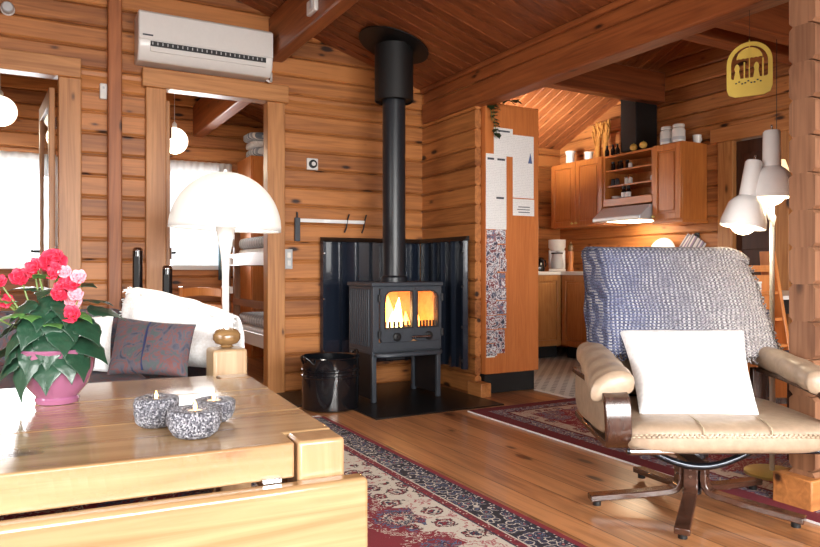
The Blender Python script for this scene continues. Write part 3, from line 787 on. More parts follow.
# ------------------------------------------------------------------ rugs
def rug(name, label, cx, cy, hx, hy, mat, rot=0):
    t = thing(name, label, 'rug', (cx, cy, .0), rot)
    MB().box(-hx, -hy, .001, hx, hy, .011).build('pile', mat, t, bevel=.003)
    return t
r1 = rug('persian_rug', 'red and navy patterned Persian rug under the pine coffee table', .13, 2.05, 1.5, 2.0, rug_mat('persian_a', 1.5, 2.0))
fr = MB(); x = -1.49
while x < 1.49:
    l = random.uniform(.04, .065); dx = random.uniform(-.012, .012)
    fr.tube([(x, 1.995, .006), (x+dx*.5, 2.0+l*.5, .005), (x+dx, 2.0+l, .004)], .003, 4); x += .012
fr.build('fringe', M['cloth_white'], r1)
rug('dining_rug', 'wine red Persian rug running under the armchair toward the kitchen', 3.25, 2.45, .73, 1.31, rug_mat('persian_b', .73, 1.31, .28, True))
bpy.data.objects['dining_rug'].children[0]
MB().box(-.737, -1.31, .001, -.73, 1.31, .008).build('selvedge', M['cloth_white'], bpy.data.objects['dining_rug'])

# ------------------------------------------------------------------ coffee table
ct = thing('coffee_table', 'big light pine plank coffee table with thick corner posts', 'table', (.665, 1.519, .011), R(-3.9))
ZT_ = .519; TH = .082; LX, WY = 1.62, 1.12; PX, PY = .115, .10; gp = .008
def notch(x0, x1, y0, y1, first, last):
    p = []
    if first:
        p += [(x0, y0+PY+gp), (x0+PX+gp, y0+PY+gp), (x0+PX+gp, y0), (x1-PX-gp, y0), (x1-PX-gp, y0+PY+gp), (x1, y0+PY+gp)]
    else: p += [(x0, y0), (x1, y0)]
    if last:
        p += [(x1, y1-PY-gp), (x1-PX-gp, y1-PY-gp), (x1-PX-gp, y1), (x0+PX+gp, y1), (x0+PX+gp, y1-PY-gp), (x0, y1-PY-gp)]
    else: p += [(x1, y1), (x0, y1)]
    return p
tt = MB(); w3 = WY/3
for k in range(3):
    tt.extrude([(x, y, ZT_-TH) for x, y in notch(-LX, 0, k*w3+(.001 if k else 0), (k+1)*w3-.001, k == 0, k == 2)], (0, 0, TH))
tt.build('tabletop', M['tablex'], ct, bevel=.005)
for x in (-PX, -LX):
    for y in (0, WY-PY):
        MB().box(x, y, 0, x+PX, y+PY, ZT_).build('leg', M['tablez'], ct, bevel=.009, seg=3)
    # far/near aprons
MB().box(-LX-.03, -.055, .16, .04, -.002, ZT_-TH-.004).build('apron', M['tablex'], ct, bevel=.012, seg=3)
MB().box(-LX-.03, WY+.002, .16, .04, WY+.055, ZT_-TH-.004).build('apron', M['tablex'], ct, bevel=.012, seg=3)
MB().box(-.045, PY, .2, -.005, WY-PY, ZT_-TH-.03).build('end_rail', M['tablex'], ct, bevel=.006)
MB().box(-LX+.005, PY, .2, -LX+.045, WY-PY, ZT_-TH-.03).build('end_rail', M['tablex'], ct, bevel=.006)
MB().box(-.20, -.012, ZT_-TH-.0038, -.155, -.001, ZT_-TH+.008).build('metal_catch', M['chrome'], ct, bevel=.002)
# local helper: table plane -> world
TMW = Matrix.Translation((.665, 1.519, .011)) @ Matrix.Rotation(R(-3.9), 4, 'Z')
TZ = .011 + ZT_ + .0015

# ------------------------------------------------------------------ granite candle holders
def stone(seed, r, h):
    rnd = random.Random(seed); off = Vector((rnd.random()*50, 3, 9))
    v = []; f = []; seg = 40
    prof = [(0, 0), (r*.62, .0), (r*.86, h*.14), (r, h*.45), (r*1.02, h*.8), (r*.97, h*.97), (r*.86, h), (r*.52, h), (r*.5, h*.94), (r*.49, h*.72), (0, h*.72)]
    fine = []
    for (a, b), (c, d) in zip(prof, prof[1:]):
        n = 5 if abs(c-a)+abs(d-b) > h*.2 else 2
        fine += [(a+(c-a)*i/n, b+(d-b)*i/n) for i in range(n)]
    fine.append(prof[-1])
    for pr_, z in fine:
        for k in range(seg):
            a = 2*PI*k/seg; p = Vector((pr_*math.cos(a), pr_*math.sin(a), z))
            if pr_ > r*.55 and z > .001:
                d = noise.noise(p*16+off)*r*.14 + noise.noise(p*55+off)*r*.07 + noise.noise(p*130+off)*r*.03
                p += Vector((p.x, p.y, 0)).normalized()*d
                if abs(z-h) < 1e-6: p.z += noise.noise(p*60+off)*.002
            v.append(p)
    for i in range(len(fine)-1):
        for k in range(seg):
            k2 = (k+1) % seg; f.append((i*seg+k, i*seg+k2, (i+1)*seg+k2, (i+1)*seg+k))
    return MB().add(v, f)
def candle(x, y, r, h, seed, label):
    t = thing('candle_holder', label, 'candle holder', (x, y, TZ), 0, 'granite tealight holders on the coffee table')
    stone(seed, r, h).build('stone', M['granite'], t, angle=60)
    z = h*.72
    MB().lathe([(.0, z), (.0195, z), (.0195, z+.013), (.018, z+.0135), (.018, z+.010), (0, z+.010)], 24, caps=False).build('tealight_cup', M['chrome'], t)
    MB().lathe([(.0, z+.009), (.0175, z+.009), (.0175, z+.0115), (0, z+.0115)], 24, caps=False).build('wax', M['wax'], t)
    MB().lathe([(.0008, z+.011), (.003, z+.016), (.0042, z+.022), (.003, z+.028), (.0003, z+.036)], 12).build('flame', M['flame'], t)
candle(.354, 1.698, .062, .066, 3, 'granite tealight holder nearest the table edge, in front of the other two')
candle(.290, 1.855, .055, .074, 11, 'granite tealight holder standing on the side nearest the pink flower pot')
candle(.432, 1.843, .052, .057, 23, 'small granite tealight holder half hidden behind the front one')

# ------------------------------------------------------------------ begonia
pl = thing('potted_begonia', 'pink flowering begonia in a glossy pink pot on the pine table', 'potted plant', (.083, 2.334, TZ), R(-29))
MB().lathe([(0, .0), (.058, 0), (.062, .012), (.056, .018), (.082, .05), (.101, .1), (.107, .15), (.112, .158), (.108, .163), (.100, .155), (.094, .1), (.075, .05), (.0, .03)], 48, caps=False).build('pot', M['pot'], pl)
MB().lathe([(0, .13), (.095, .13), (.095, .135), (0, .145)], 32, caps=False).build('soil', M['soil'], pl)
def leaf_mesh(length, width, fold=.25, droop=.35, lob=True):
    out = []
    if lob: prof = [(0, .04), (.04, .32), (.13, .45), (.21, .40), (.29, .50), (.38, .42), (.48, .44), (.56, .34), (.66, .33), (.76, .20), (.88, .10), (1, 0)]
    else: prof = [(0, 0), (.08, .22), (.25, .42), (.45, .48), (.65, .38), (.85, .18), (1, 0)]
    v = []; f = []
    def pos(t, s):
        x = t*length; y = s*width
        z = -droop*length*t*t + fold*abs(y) - .9*(y*y)/max(width, .01) + .004*math.sin(t*25)*(abs(s)/.5)
        return (x, y, z)
    n = len(prof)
    for t, s in prof:
        for q in (-1, -.5, 0, .5, 1): v.append(pos(t-(.06 if abs(q) == 1 and t > .1 and t < .9 else 0), s*q))
    for i in range(n-1):
        for k in range(4): f.append((i*5+k, i*5+k+1, i*5+5+k+1, i*5+5+k))
    return v, f
def add_leaf(parent, p, az, el, length, width, mat, name='leaf', roll=0, lob=True, droop=.35):
    v, f = leaf_mesh(length, width, droop=droop, lob=lob)
    Mx = Matrix.Translation(p) @ Matrix.Rotation(R(az), 4, 'Z') @ Matrix.Rotation(R(-el), 4, 'Y') @ Matrix.Rotation(R(roll), 4, 'X')
    return MB().add(v, f, Mx).build(name, mat, parent, solid=.0015, sub=1, angle=80)
rl = random.Random(5)
# leaf stalk ends: x sideways, y toward (-) the viewer, z up, heading, pitch, length
for x, y, z, az, el, s in (
    (.015, -.085, .19, -75, -48, .13), (-.045, -.085, .185, -112, -52, .14), (.06, -.07, .195, -48, -42, .11), (-.085, -.05, .185, -150, -40, .13),
    (-.085, -.04, .215, 195, -22, .12), (.08, -.02, .215, -8, -28, .12), (.055, -.08, .25, -55, -40, .10), (-.06, -.08, .255, -125, -38, .11),
    (-.025, -.09, .275, -100, -45, .10), (.025, -.085, .235, -80, -50, .11), (.09, -.03, .27, -25, -30, .11), (-.09, -.03, .275, -165, -28, .10),
    (.0, -.07, .315, -85, -35, .10), (.05, -.06, .325, -50, -30, .09), (-.05, -.06, .325, -130, -30, .09), (.09, .03, .30, 20, 0, .11),
    (-.09, .03, .30, 160, 0, .11), (.04, .07, .32, 60, 10, .12), (-.04, .07, .32, 120, 10, .12), (.0, -.03, .36, -90, 5, .09),
    (.05, 0, .37, -20, 10, .09), (-.05, 0, .36, 200, 10, .09), (-.02, -.09, .215, -95, -60, .12), (.09, -.06, .185, -30, -45, .10), (-.10, -.06, .20, -160, -45, .11),
    (.03, -.08, .29, -70, -55, .09), (-.05, -.085, .225, -110, -60, .10), (.06, -.05, .29, -40, -40, .10), (-.075, -.06, .30, -145, -45, .10), (.0, -.05, .34, -90, -40, .09)):
    add_leaf(pl, (x*.85, y*.85, z-.02), az, el, s*1.02, s*1.0, M['leaf'], roll=rl.uniform(-14, 14), droop=rl.uniform(.2, .45))
for x, y, z, az, el, s in ((-.06, -.08, .27, -130, 0, .075), (-.03, -.09, .265, -60, 5, .065), (.02, -.08, .24, -40, 10, .07), (-.10, -.04, .30, -170, 20, .07), (.0, -.07, .37, -90, 30, .06), (.085, -.05, .27, -20, -10, .06)):
    add_leaf(pl, (x, y, z), az, el, s, s*1.05, M['leaf_light'])
def flower(p, r, mat, seed):
    rr = random.Random(seed); mb = MB()
    for ring, (n, tilt, sc) in enumerate(((6, 18, 1.0), (5, 42, .8), (4, 66, .55), (3, 82, .32))):
        for k in range(n):
            az = 360*k/n + ring*31 + rr.uniform(-8, 8)
            def fn(u, v, sc=sc):
                x = r*sc*(.12+.9*v); y = r*sc*.62*(2*u-1)*math.sin(PI*min(1, .18+.78*v))**.7; z = r*.35*sc*v*v - .5*y*y/r
                return (x, y, z)
            Mx = Matrix.Rotation(R(az), 4, 'Z') @ Matrix.Rotation(R(-tilt), 4, 'Y')
            mb.grid(fn, 5, 5, Mx)
    o = mb.build('flower', mat, pl, p, solid=.001, angle=80)
    o.rotation_euler = (R(rr.uniform(35, 75)), 0, R(rr.uniform(-40, 40)))
    return o
fls = [(60,262,14,0),(70,270,10,0),(48,266,9,0),(27,277,10,0),(7,291,12,0),(1,311,11,0),(16,300,8,0),(86,282,10,0),(72,293,9,0),(80,301,9,1),(85,313,10,0),(92,276,8,1),(41,273,7,0),(88,294,8,1),(76,284,8,0),(64,256,9,0),(78,271,7,1),(12,281,8,0)]
for i, (px, py, rp, c) in enumerate(fls):
    dpt = -.075 if i % 3 else -.045
    flower(((px-57)*.003*.97, dpt, (402-py)*.003*.985), rp*.0031, M['petal_pale' if c else 'petal'], i)
sm = MB()
for i, (px, py, rp, c) in enumerate(fls):
    e = Vector(((px-57)*.003*.97, -.06 if i % 3 else -.035, (402-py)*.003*.985-.008)); s0 = Vector((rl.uniform(-.03, .03), rl.uniform(-.03, .03), .13))
    m_ = (s0+e)/2 + Vector((0, 0, .02)); sm.tube([s0, m_, e], .0028, 6)
sm.build('stems', M['stem'], pl)

# ------------------------------------------------------------------ sofa group
sf = thing('sofa', 'floral upholstered sofa with wooden end post behind the coffee table', 'sofa', (-.45, 3.5, .012))
# local x: -1.25..1.2
MB().box(-1.25, -.50, .18, 1.22, .40, .34).build('base', M['floral'], sf, bevel=.02)
for k in range(2):
    x0 = -1.23 + k*1.08
    MB().box(x0, -.52, .34, x0+1.06, .30, .47).build('seat_cushion', M['floral'], sf, bevel=.05, seg=4)
    MB().box(x0, .22, .45, x0+1.06, .46, .715).build('back_cushion', M['floral'], sf, bevel=.07, seg=4)
MB().box(-1.25, .40, .18, 1.22, .60, .66).build('backrest', M['floral'], sf, bevel=.05, seg=4)
MB().box(1.235, -.50, .18, 1.30, .58, .55).build('armrest', M['floral'], sf, bevel=.05, seg=4)
p = MB().box(1.115, -.66, .0, 1.255, -.52, .588).build('arm_post', M['sofa_post'], sf, bevel=.012, seg=3)
MB().lathe([(.02, .588), (.03, .594), (.022, .60), (.045, .608), (.056, .625), (.056, .645), (.045, .662), (.02, .672), (0, .674)], 32, T(1.185, -.59)).build('ball_finial', M['finial'], p)
for x in (-1.2, .85):
    for y in (-.42, .5):
        MB().box(x, y, 0, x+.06, y+.06, .18).build('leg', M['walnut'], sf)
# fringed throw covering the sofa corner, floral and white cushions in front of it
tr = thing('throw', 'cream fringed throw blanket draped over the sofa corner', 'throw', (0,0,0))
Q = [Vector(q) for q in ((.40, 3.60, .49), (.765, 3.06, .49), (.815, 3.17, .69), (.45, 3.75, .815))]
nq = Vector((-.72, -.55, .42)).normalized()
MB().puff(*Q, .17, nq, n=40, m=30, pinch=-.02, wr=.035, seed=3).build('cloth', M['throw'], tr, sub=1, angle=80)
def top_drop(u, v):
    p = Q[3].lerp(Q[2], u) + Vector((0, 0, .012*math.sin(u*PI)))
    d = Vector((.16, .12, 0))
    return p + d*min(v, .5)*2*.55 + Vector((0, 0, .018*math.sin(min(1, v*2)*PI) - .42*max(0, v-.35))) + Vector((1, 1, .6))*noise.noise(Vector((u*6, v*4, 1)))*.012
MB().grid(top_drop, 30, 16).build('back_fall', M['throw'], tr, solid=.014, sub=1, angle=80)
fg = MB(); rnd = random.Random(9)
edge = [Q[3].lerp(Q[2], i/80) for i in range(81)] + [Q[2].lerp(Q[1], i/45) for i in range(46)] + [Q[3].lerp(Q[0], i/30) for i in range(18)]
for e in edge:
    for q in range(4):
        e_ = e + Vector((rnd.uniform(-.012, .012), rnd.uniform(-.012, .012), rnd.uniform(-.006, .014)))
        fg.tube([e_, e_+Vector((rnd.uniform(-.015, .015), rnd.uniform(-.015, .015), rnd.uniform(.002, .014))), e_+Vector((rnd.uniform(-.024, .024), rnd.uniform(-.024, .024), rnd.uniform(-.016, .012)))], .003, 4)
fg.build('fringe', M['throw'], tr)
fc_ = thing('floral_cushion', 'dark floral cushion with a centre seam leaning on the cream throw', 'cushion', (0,0,0))
F = [Vector(q) for q in ((.295, 3.15, .487), (.575, 2.90, .487), (.635, 3.02, .695), (.365, 3.37, .715))]
nf = Vector((-.62, -.62, .30)).normalized()
MB().puff(*F, .10, nf, n=30, m=24, wr=.012).build('cover', M['floral'], fc_, angle=80)
m0 = F[0].lerp(F[1], .5); m1 = F[3].lerp(F[2], .5)
MB().tube([m0.lerp(m1, t) + nf*(.05*max(0, 1-(2*t-1)**4)**.55+.002) for t in [q/12 for q in range(1, 12)]], .0045).build('centre_seam', M['navy'], fc_)
c2 = tag(MB().puff((.08, 3.34, .487), (.32, 3.22, .487), (.355, 3.46, .72), (.15, 3.58, .71), .10, (-.35, -1, .35), wr=.012).build('white_cushion', M['cloth_white'], angle=80), 'plain white cushion on the sofa behind the begonia pot', 'cushion')

# speakers behind the sofa
def tower(x, y, h, label):
    t = thing('tower_speaker', label, 'speaker', (x, y, 0), R(-20), 'slim black loudspeakers behind the sofa')
    MB().lathe([(.075, 0), (.075, .012), (.03, .02)], 28).build('foot', M['gloss'], t)
    pr = [(.031*math.cos(a), .031*math.sin(a)) for a in [2*PI*k/20 for k in range(20)]]
    MB().extrude([(a, b, .015) for a, b in pr], (0, 0, h-.04)).build('column', M['gloss'], t)
    MB().lathe([(.031, h-.026), (.03, h-.012), (.022, h-.003), (0, h)], 20, caps=False).build('end_cap', M['chrome'], t)
    MB().box(-.014, -.034, .3, .014, -.026, h-.06).build('grille', M['blackmatt'], t)
    MB().box(-.02, -.033, h-.32, .02, -.025, h-.28).build('label_plate', M['ac_grey'], t)
tower(.625, 4.72, 1.07, 'taller slim black tower speaker between the two doorways')
tower(.79, 4.62, .955, 'shorter slim black tower speaker in front of doorway frame')

# dome lamp
dl = thing('dome_floor_lamp', 'white mushroom dome floor lamp in front of the bedroom doorway', 'floor lamp', (.912, 3.632, 0))
dl.rotation_euler = (0, 0, 0)
MB().lathe([(.0, 0), (.125, 0), (.125, .012), (.06, .025), (.028, .06), (.019, .2), (.018, .9), (.024, 1.0), (.046, 1.12), (.052, 1.155), (.0, 1.155)], 40, caps=False).build('trumpet_stem', M['whitelac'], dl)
o = []
r0, h0 = .283, .298
for k in range(17):
    a = PI/2*k/16; o.append((r0*math.cos(a)+.0005, h0*math.sin(a)))
MB().lathe(o, 56, Matrix.Translation((0, 0, 1.135)) @ Matrix.Rotation(R(2.5), 4, Vector((.485, .875, 0))), caps=False).build('dome_shade', M['dome'], dl, solid=.005)
MB().lathe([(.006, 1.432), (.012, 1.437), (.008, 1.45), (0, 1.453)], 16, caps=False).build('finial', M['whitelac'], dl)
MB().lathe([(.02, 1.15), (.02, 1.18)], 12).sphere((0, 0, 1.22), .045).build('bulb', M['bulb'], dl)

# ------------------------------------------------------------------ armchair (local x right, y away from the viewer)
CH = (2.27, 1.83, .0)
ch = thing('armchair', 'tan leather swivel armchair with dark bentwood arms and star base', 'armchair', (CH[0], CH[1], .011), R(-29))
for (tx, ty) in ((-.18,-.36), (-.40,.0), (.30,-.25), (-.085,.38), (.36,.21)):
    v = Vector((tx, ty, 0)); l = v.length; d = v.normalized(); w = Vector((-d.y, d.x, 0))*.026
    pts = [d*.048+Vector((0,0,.178)), d*.048+Vector((0,0,.11)), d*.052+Vector((0,0,.085)), d*.066+Vector((0,0,.066)), d*.09+Vector((0,0,.058)), d*.2+Vector((0,0,.046)), d*l+Vector((0,0,.030))]
    lg = MB().strip(pts, w, .024).build('leg', M['walnutx'], ch, bevel=.004)
    MB().lathe([(.006, 0), (.006, .004)], 10, Matrix.Translation(d*.061+Vector((0,0,.155))) @ Vector((0,0,1)).rotation_difference(d).to_matrix().to_4x4()).lathe([(.006, 0), (.006, .004)], 10, Matrix.Translation(d*.061+Vector((0,0,.125))) @ Vector((0,0,1)).rotation_difference(d).to_matrix().to_4x4()).build('bolt', M['chrome'], lg)
    MB().lathe([(.016, 0), (.016, .02)], 14, Matrix.Translation(d*(l-.03))).build('foot_pad', M['blackmatt'], lg)
MB().lathe([(.036, .05), (.036, .19), (.06, .195), (.06, .215), (.0, .22)], 24).build('hub', M['darkmetal'], ch)
# bowed tube under the seat, frame rails
arc = [(-.285+.43*k/16, -.25, .295-.075*math.sin(PI*k/16)) for k in range(17)]
arc2 = [(-.285+.43*k/16, .12, .295-.075*math.sin(PI*k/16)) for k in range(17)]
MB().tube(arc, .013).tube(arc2, .013).box(-.10, -.25, .218, -.04, .12, .23).build('bowed_frame', M['darkmetal'], ch)
MB().tube([(-.36, -.34, .298), (.38, -.34, .298)], .010).tube([(-.36, .1, .30), (.38, .1, .30)], .010).build('seat_rail', M['darkmetal'], ch)
MB().tube([(-.35, -.34, .298), (-.20, -.34, .298)], .0125).build('rail_sleeve', M['chrome'], ch)
# seat cushion
def superbox(cx, cy, cz, sx, sy, sz, e=.32, M_=None, n=26, m=18, wr=.004):
    v = []; f = []
    def sg(a, p): return math.copysign(abs(a)**p, a)
    mb = MB(); mb.sphere((0,0,0), 1, n, m)
    out = []
    for p in mb.v:
        t = math.asin(max(-1, min(1, p.z))); a = math.atan2(p.y, p.x)
        q = Vector((sx*sg(math.cos(t), .35)*sg(math.cos(a), e), sy*sg(math.cos(t), .35)*sg(math.sin(a), e), sz*sg(math.sin(t), .62)))
        q += Vector((cx, cy, cz)); q += Vector((1,1,1))*noise.noise(q*7)*wr
        out.append(q)
    r = MB(); r.add(out, mb.f, M_); return r
superbox(.01, -.075, .338, .378, .295, .062, n=48, m=20).build('seat_cushion', M['leather'], ch, sub=1, angle=80)
ln = MB()
for k in range(86):
    x = -.345 + .71*k/85; z = .356 + (.004 if k % 2 else -.004)
    ln.sphere((x, -.369, z), (.006, .005, .0035), 8, 6)
ln.build('seam_lacing', M['stitch'], ch)
for x in (-.11, .12):
    MB().tube([(x, -.372, .362), (x, -.366, .382), (x, -.33, .397), (x, -.1, .402)], .0025).build('piping', M['stitch'], ch)
# back: tilted
tb = R(-24)
Mb = Matrix.Translation((0, .155, .42)) @ Matrix.Rotation(tb, 4, 'X')
superbox(0, .0, .285, .31, .075, .30, M_=Mb, n=40, m=24).build('back_cushion', M['leather'], ch, sub=1, angle=80)
MB().box(-.30, .07, -.08, .30, .10, .50, Mb).build('back_shell', M['walnut'], ch, bevel=.01)
for s in (-1, 1):
    # padded arm: rounded section swept from back to front
    path = [(s*.34+(.01 if s < 0 else .0), .30, .568), (s*.345+.01, .18, .568), (s*.36+.008, .05, .556), (s*.372+.002, -.10, .540), (s*.378-.004, -.22, .526), (s*.38-.01, -.29, .514)]
    pm = MB(); sec = []
    nn = 16
    fine = []
    for i in range(len(path)-1):
        for j in range(4): fine.append(Vector(path[i]).lerp(Vector(path[i+1]), j/4))
    fine.append(Vector(path[-1]))
    vs = []; fs = []
    for i, q in enumerate(fine):
        t = i/(len(fine)-1)
        wx = (.055 + .028*t) * (1 if i not in (0, len(fine)-1) else .6); hz = .046*(1 if i not in (0, len(fine)-1) else .55)
        wr_ = 1 + .05*math.sin(t*34)
        for a_ in range(nn):
            an = 2*PI*a_/nn
            cx = math.copysign(abs(math.cos(an))**.7, math.cos(an)); cz = math.copysign(abs(math.sin(an))**.7, math.sin(an))
            drop = -.045*max(0, cx*s) * (t*.6+.3)
            vs.append(q + Vector((wx*cx*wr_, 0, hz*cz*wr_ + drop)))
    for i in range(len(fine)-1):
        for a_ in range(nn):
            b_ = (a_+1) % nn; fs.append((i*nn+a_, i*nn+b_, (i+1)*nn+b_, (i+1)*nn+a_))
    fs += [tuple(range(nn))[::-1], tuple(range((len(fine)-1)*nn, len(fine)*nn))]
    pm.add(vs, fs).build('arm_pad', M['leather'], ch, sub=1, angle=80)
    x = s*.378-.006
    pts = [(x, .16, .505), (x, -.05, .50), (x, -.20, .488), (x, -.275, .482), (x, -.305, .468), (x, -.318, .44), (x-s*.002, -.320, .37), (x-s*.005, -.314, .335), (x-s*.012, -.29, .308), (x-s*.02, -.24, .298), (x-s*.03, .1, .298), (x-s*.03, .24, .31)]
    MB().strip(pts, (.045, 0, 0), .022).build('bentwood_arm', M['walnut'], ch, bevel=.004)
    MB().box(x-s*.03-.02, .17, .3, x-s*.03+.02, .20, .51).build('arm_upright', M['walnut'], ch, bevel=.004)
    if s < 0: superbox(x+s*.012, -.03, .415, .018, .23, .09, .4).build('side_panel', M['leather'], ch, angle=80)

# knitted blanket over the back (same local frame as the chair)
kb = thing('knitted_blanket', 'chunky blue to grey knitted blanket draped over the armchair back', 'blanket', (CH[0], CH[1], .011), R(-29))
def blanket(u, v):
    # v 0 = front hem, 1 = back hem ; u across left -> right
    if v < .62:
        q = v/.62; z = .58 + .395*q - .02*(1-q)*u
        y = .155 + (z-.42)*.445 - .135 - .03*math.sin(q*PI)
        xl = -.335 + .022*q; xr = .345 + (.085*(1-q)**3.0) + .012*q
        y += .05*max(0, u-.8)/.2*(1-q*.5) 
    elif v < .74:
        q = (v-.62)/.12; a = q*PI
        y = .155 + .555*.445 - .02 + .10*-math.cos(a) - .015; z = .975 + .032*math.sin(a)
        xl, xr = -.313, .357
    else:
        q = (v-.74)/.26; z = .975 - .45*q; y = .155 + (z-.42)*.445 + .085 + .13*q
        xl, xr = -.30, .345
    if v < .66: y += .15*max(0, (.07-u)/.07)
    x = xl + (xr-xl)*u
    z -= .03*(max(0, u-.88)/.12)**2*(1 if v > .5 else 0)
    n_ = noise.noise(Vector((x*4, z*3, 2)))*.018 + noise.noise(Vector((x*14, z*10, 5)))*.006
    return (x + noise.noise(Vector((1, z*9, u*3)))*.008, y - n_, z + noise.noise(Vector((x*8, 3, v*3)))*.006)
MB().grid(blanket, 60, 70).build('cloth', M['knit'], kb, solid=.020, angle=80)
fg = MB(); rnd = random.Random(4)
for i in range(70):
    u = i/69; e = Vector(blanket(u, 0.0))
    fg.tube([e, e+Vector((rnd.uniform(-.008, .008), -.006, -.012)), e+Vector((rnd.uniform(-.014, .014), -.004, -.026))], .0035, 5)
fg.build('fringe', M['knit'], kb); fg = MB()
for j in range(50):
    e = Vector(blanket(1.0, .6*j/49)); fg.tube([e, e+Vector((.012, rnd.uniform(-.01, .01), rnd.uniform(-.01, .006))), e+Vector((.02, rnd.uniform(-.012, .012), rnd.uniform(-.016, .004)))], .0035, 5)
fg.build('fringe', M['knit'], kb)
# pillow on the chair
pw = thing('white_pillow', 'bright white square pillow propped on the tan armchair seat', 'pillow', (CH[0], CH[1], .011), R(-29))
MB().puff((-.27, -.20, .397), (.15, -.225, .394), (.258, .115, .672), (-.25, .115, .672), .13, (0, -.8, .6), n=34, m=28, pinch=.05, wr=.016).build('cover', M['cloth_white'], pw, angle=80)
MB().tube([(-.262, -.203, .400), (-.05, -.215, .396), (.145, -.228, .397)], .006).build('piped_edge', M['cloth_white'], pw)

# ------------------------------------------------------------------ two headed floor lamp
fl_ = thing('twin_floor_lamp', 'white two headed floor lamp on brass disc base behind the armchair', 'floor lamp', (2.921, 1.927, .011), R(-29))
MB().lathe([(0, 0), (.115, 0), (.115, .012), (.105, .018), (.0, .02)], 40, caps=False).build('base', M['brass'], fl_)
MB().lathe([(.011, .018), (.011, 1.30)], 16).build('pole', M['whitelac'], fl_)
def head(px, pz, tilt, yaw, sc=1.0):
    Mx = Matrix.Translation((px, -.02, pz)) @ Matrix.Rotation(R(yaw), 4, 'Z') @ Matrix.Rotation(R(tilt), 4, 'Y')
    sh = MB().lathe([(.062*0+.004, .30), (.030, .30), (.036, .292), (.038, .14), (.058, .125), (.075, .105), (.094, .03), (.096, .0), (.090, .0), (.086, .03), (.068, .1), (.03, .13)], 40, Mx, caps=False).build('lamp_head', M['whitelac'], fl_)
    MB().sphere((0, 0, .018), (.056, .056, .052), 20, 12, Mx).build('bulb', M['bulb'], sh)
    MB().lathe([(.005, .30), (.005, .325)], 10, Mx).build('switch_knob', M['chrome'], sh)
head(-.012, 1.235, 0, 0)
head(-.142, 1.105, 10, 0)
MB().tube([(0, 0, 1.28), (-.05, -.01, 1.30), (-.11, -.02, 1.28)], .009).build('arm', M['whitelac'], fl_)
MB().tube([(-.05, -.02, 1.26), (-.03, -.03, 1.14), (-.01, -.035, 1.11), (.0, -.03, 1.15), (-.02, -.015, 1.2), (.006, .014, 1.05), (.016, .016, .6), (.013, .0, .1)], .004, 8).build('cord', M['whitelac'], fl_)

# ------------------------------------------------------------------ hanging ornament
orn = thing('hanging_ornament', 'yellow arched cut-out ornament hanging on a thread from the beam', 'ornament', (2.945, 2.055, 1.735), R(-63))
def arch(hw, z0, z1, n=24, r=None):
    pts = [(-hw, z0), (hw, z0)]
    for k in range(n+1):
        a = PI*k/n; pts.append((hw*math.cos(a), z1 + hw*.95*math.sin(a)))
    return pts
ow, iw = .097, .078
ou = [(-.06, 0), (.06, 0), (.088, .012), (ow, .04)]; inn = [(-.05, .085), (.05, .085), (.07, .085), (iw, .09)]
for k in range(21):
    a = PI*k/20; ou.append((ow*math.cos(a), .155+ow*math.sin(a))); inn.append((iw*math.cos(a), .155+iw*math.sin(a)))
ou += [(-ow, .04), (-.088, .012)]; inn += [(-iw, .09), (-.07, .085)]
MB().ring([(x, -.003, z) for x, z in ou], [(x, -.003, z) for x, z in inn], (0, .006, 0)).build('arch_frame', M['yellow'], orn)
um = [(-.055+.11*k/12, .175+(.004 if k % 2 else 0)) for k in range(13)] + [(.055*math.cos(PI*k/14), .175+.05*math.sin(PI*k/14)) for k in range(1, 14)]
MB().extrude([(x, -.003, z) for x, z in um], (0, .006, 0)).box(-.002, -.003, .085, .002, .003, .26).build('canopy', M['yellow'], orn)
for x in (-.052, .03):
    pts = [(x-.014, .085), (x+.014, .085), (x+.008, .12), (x+.012, .135), (x+.006, .15), (x, .155), (x-.006, .15), (x-.012, .135), (x-.008, .12)]
    MB().extrude([(a, -.003, b) for a, b in pts], (0, .006, 0)).build('figure', M['yellow'], orn)
for xa, za in ((-.024, .16), (.054, .17)): MB().box(xa, -.003, .085, xa+.006, .003, za).build('upright', M['yellow'], orn)
MB().tube([(0, 0, .25), (0, 0, .41)], .0012, 6).build('thread', M['ac_dark'], orn)
mb = MB()
for k in range(9):
    mb.box(-.06+k*.013, -.0036, .062+.006*math.sin(k*2), -.052+k*.013, .0036, .068+.006*math.sin(k*2))
mb.build('cut_marks', M['ac_dark'], orn)

# ------------------------------------------------------------------ kitchen: tall cabinet with papers
tc = thing('tall_cabinet', 'tall orange wood cabinet side covered with notices and photos', 'cabinet', (2.965, 4.20, 0))
MB().box(0, 0, .15, .50, .62, 2.165).build('carcass', M['cab_tall'], tc, bevel=.006)
MB().box(.005, .02, .004, .47, .6, .15).build('plinth', M['toe'], tc)
MB().box(.50, .02, .17, .515, .6, 1.3).build('door', M['cab_tall'], tc, bevel=.003)
MB().box(.50, .02, 1.31, .515, .6, 2.14).build('door', M['cab_tall'], tc, bevel=.003)
def paper(x0, x1, z0, z1, label, name='notice', mat='paper', cat='notice', lay=0, extra=None, group=None):
    y = 4.2002 - lay*.0003
    o = MB().box(-(x1-x0)/2, -.0008, -(z1-z0)/2, (x1-x0)/2, 0, (z1-z0)/2).build(name, M[mat], loc=((x0+x1)/2, y, (z0+z1)/2))
    tag(o, label, cat, group)
    if extra:
        for (nm, mt, a0, a1, b0, b1) in extra:
            MB().box(a0, -.0016, b0, a1, -.0009, b1).build(nm, M[mt], o)
    return o
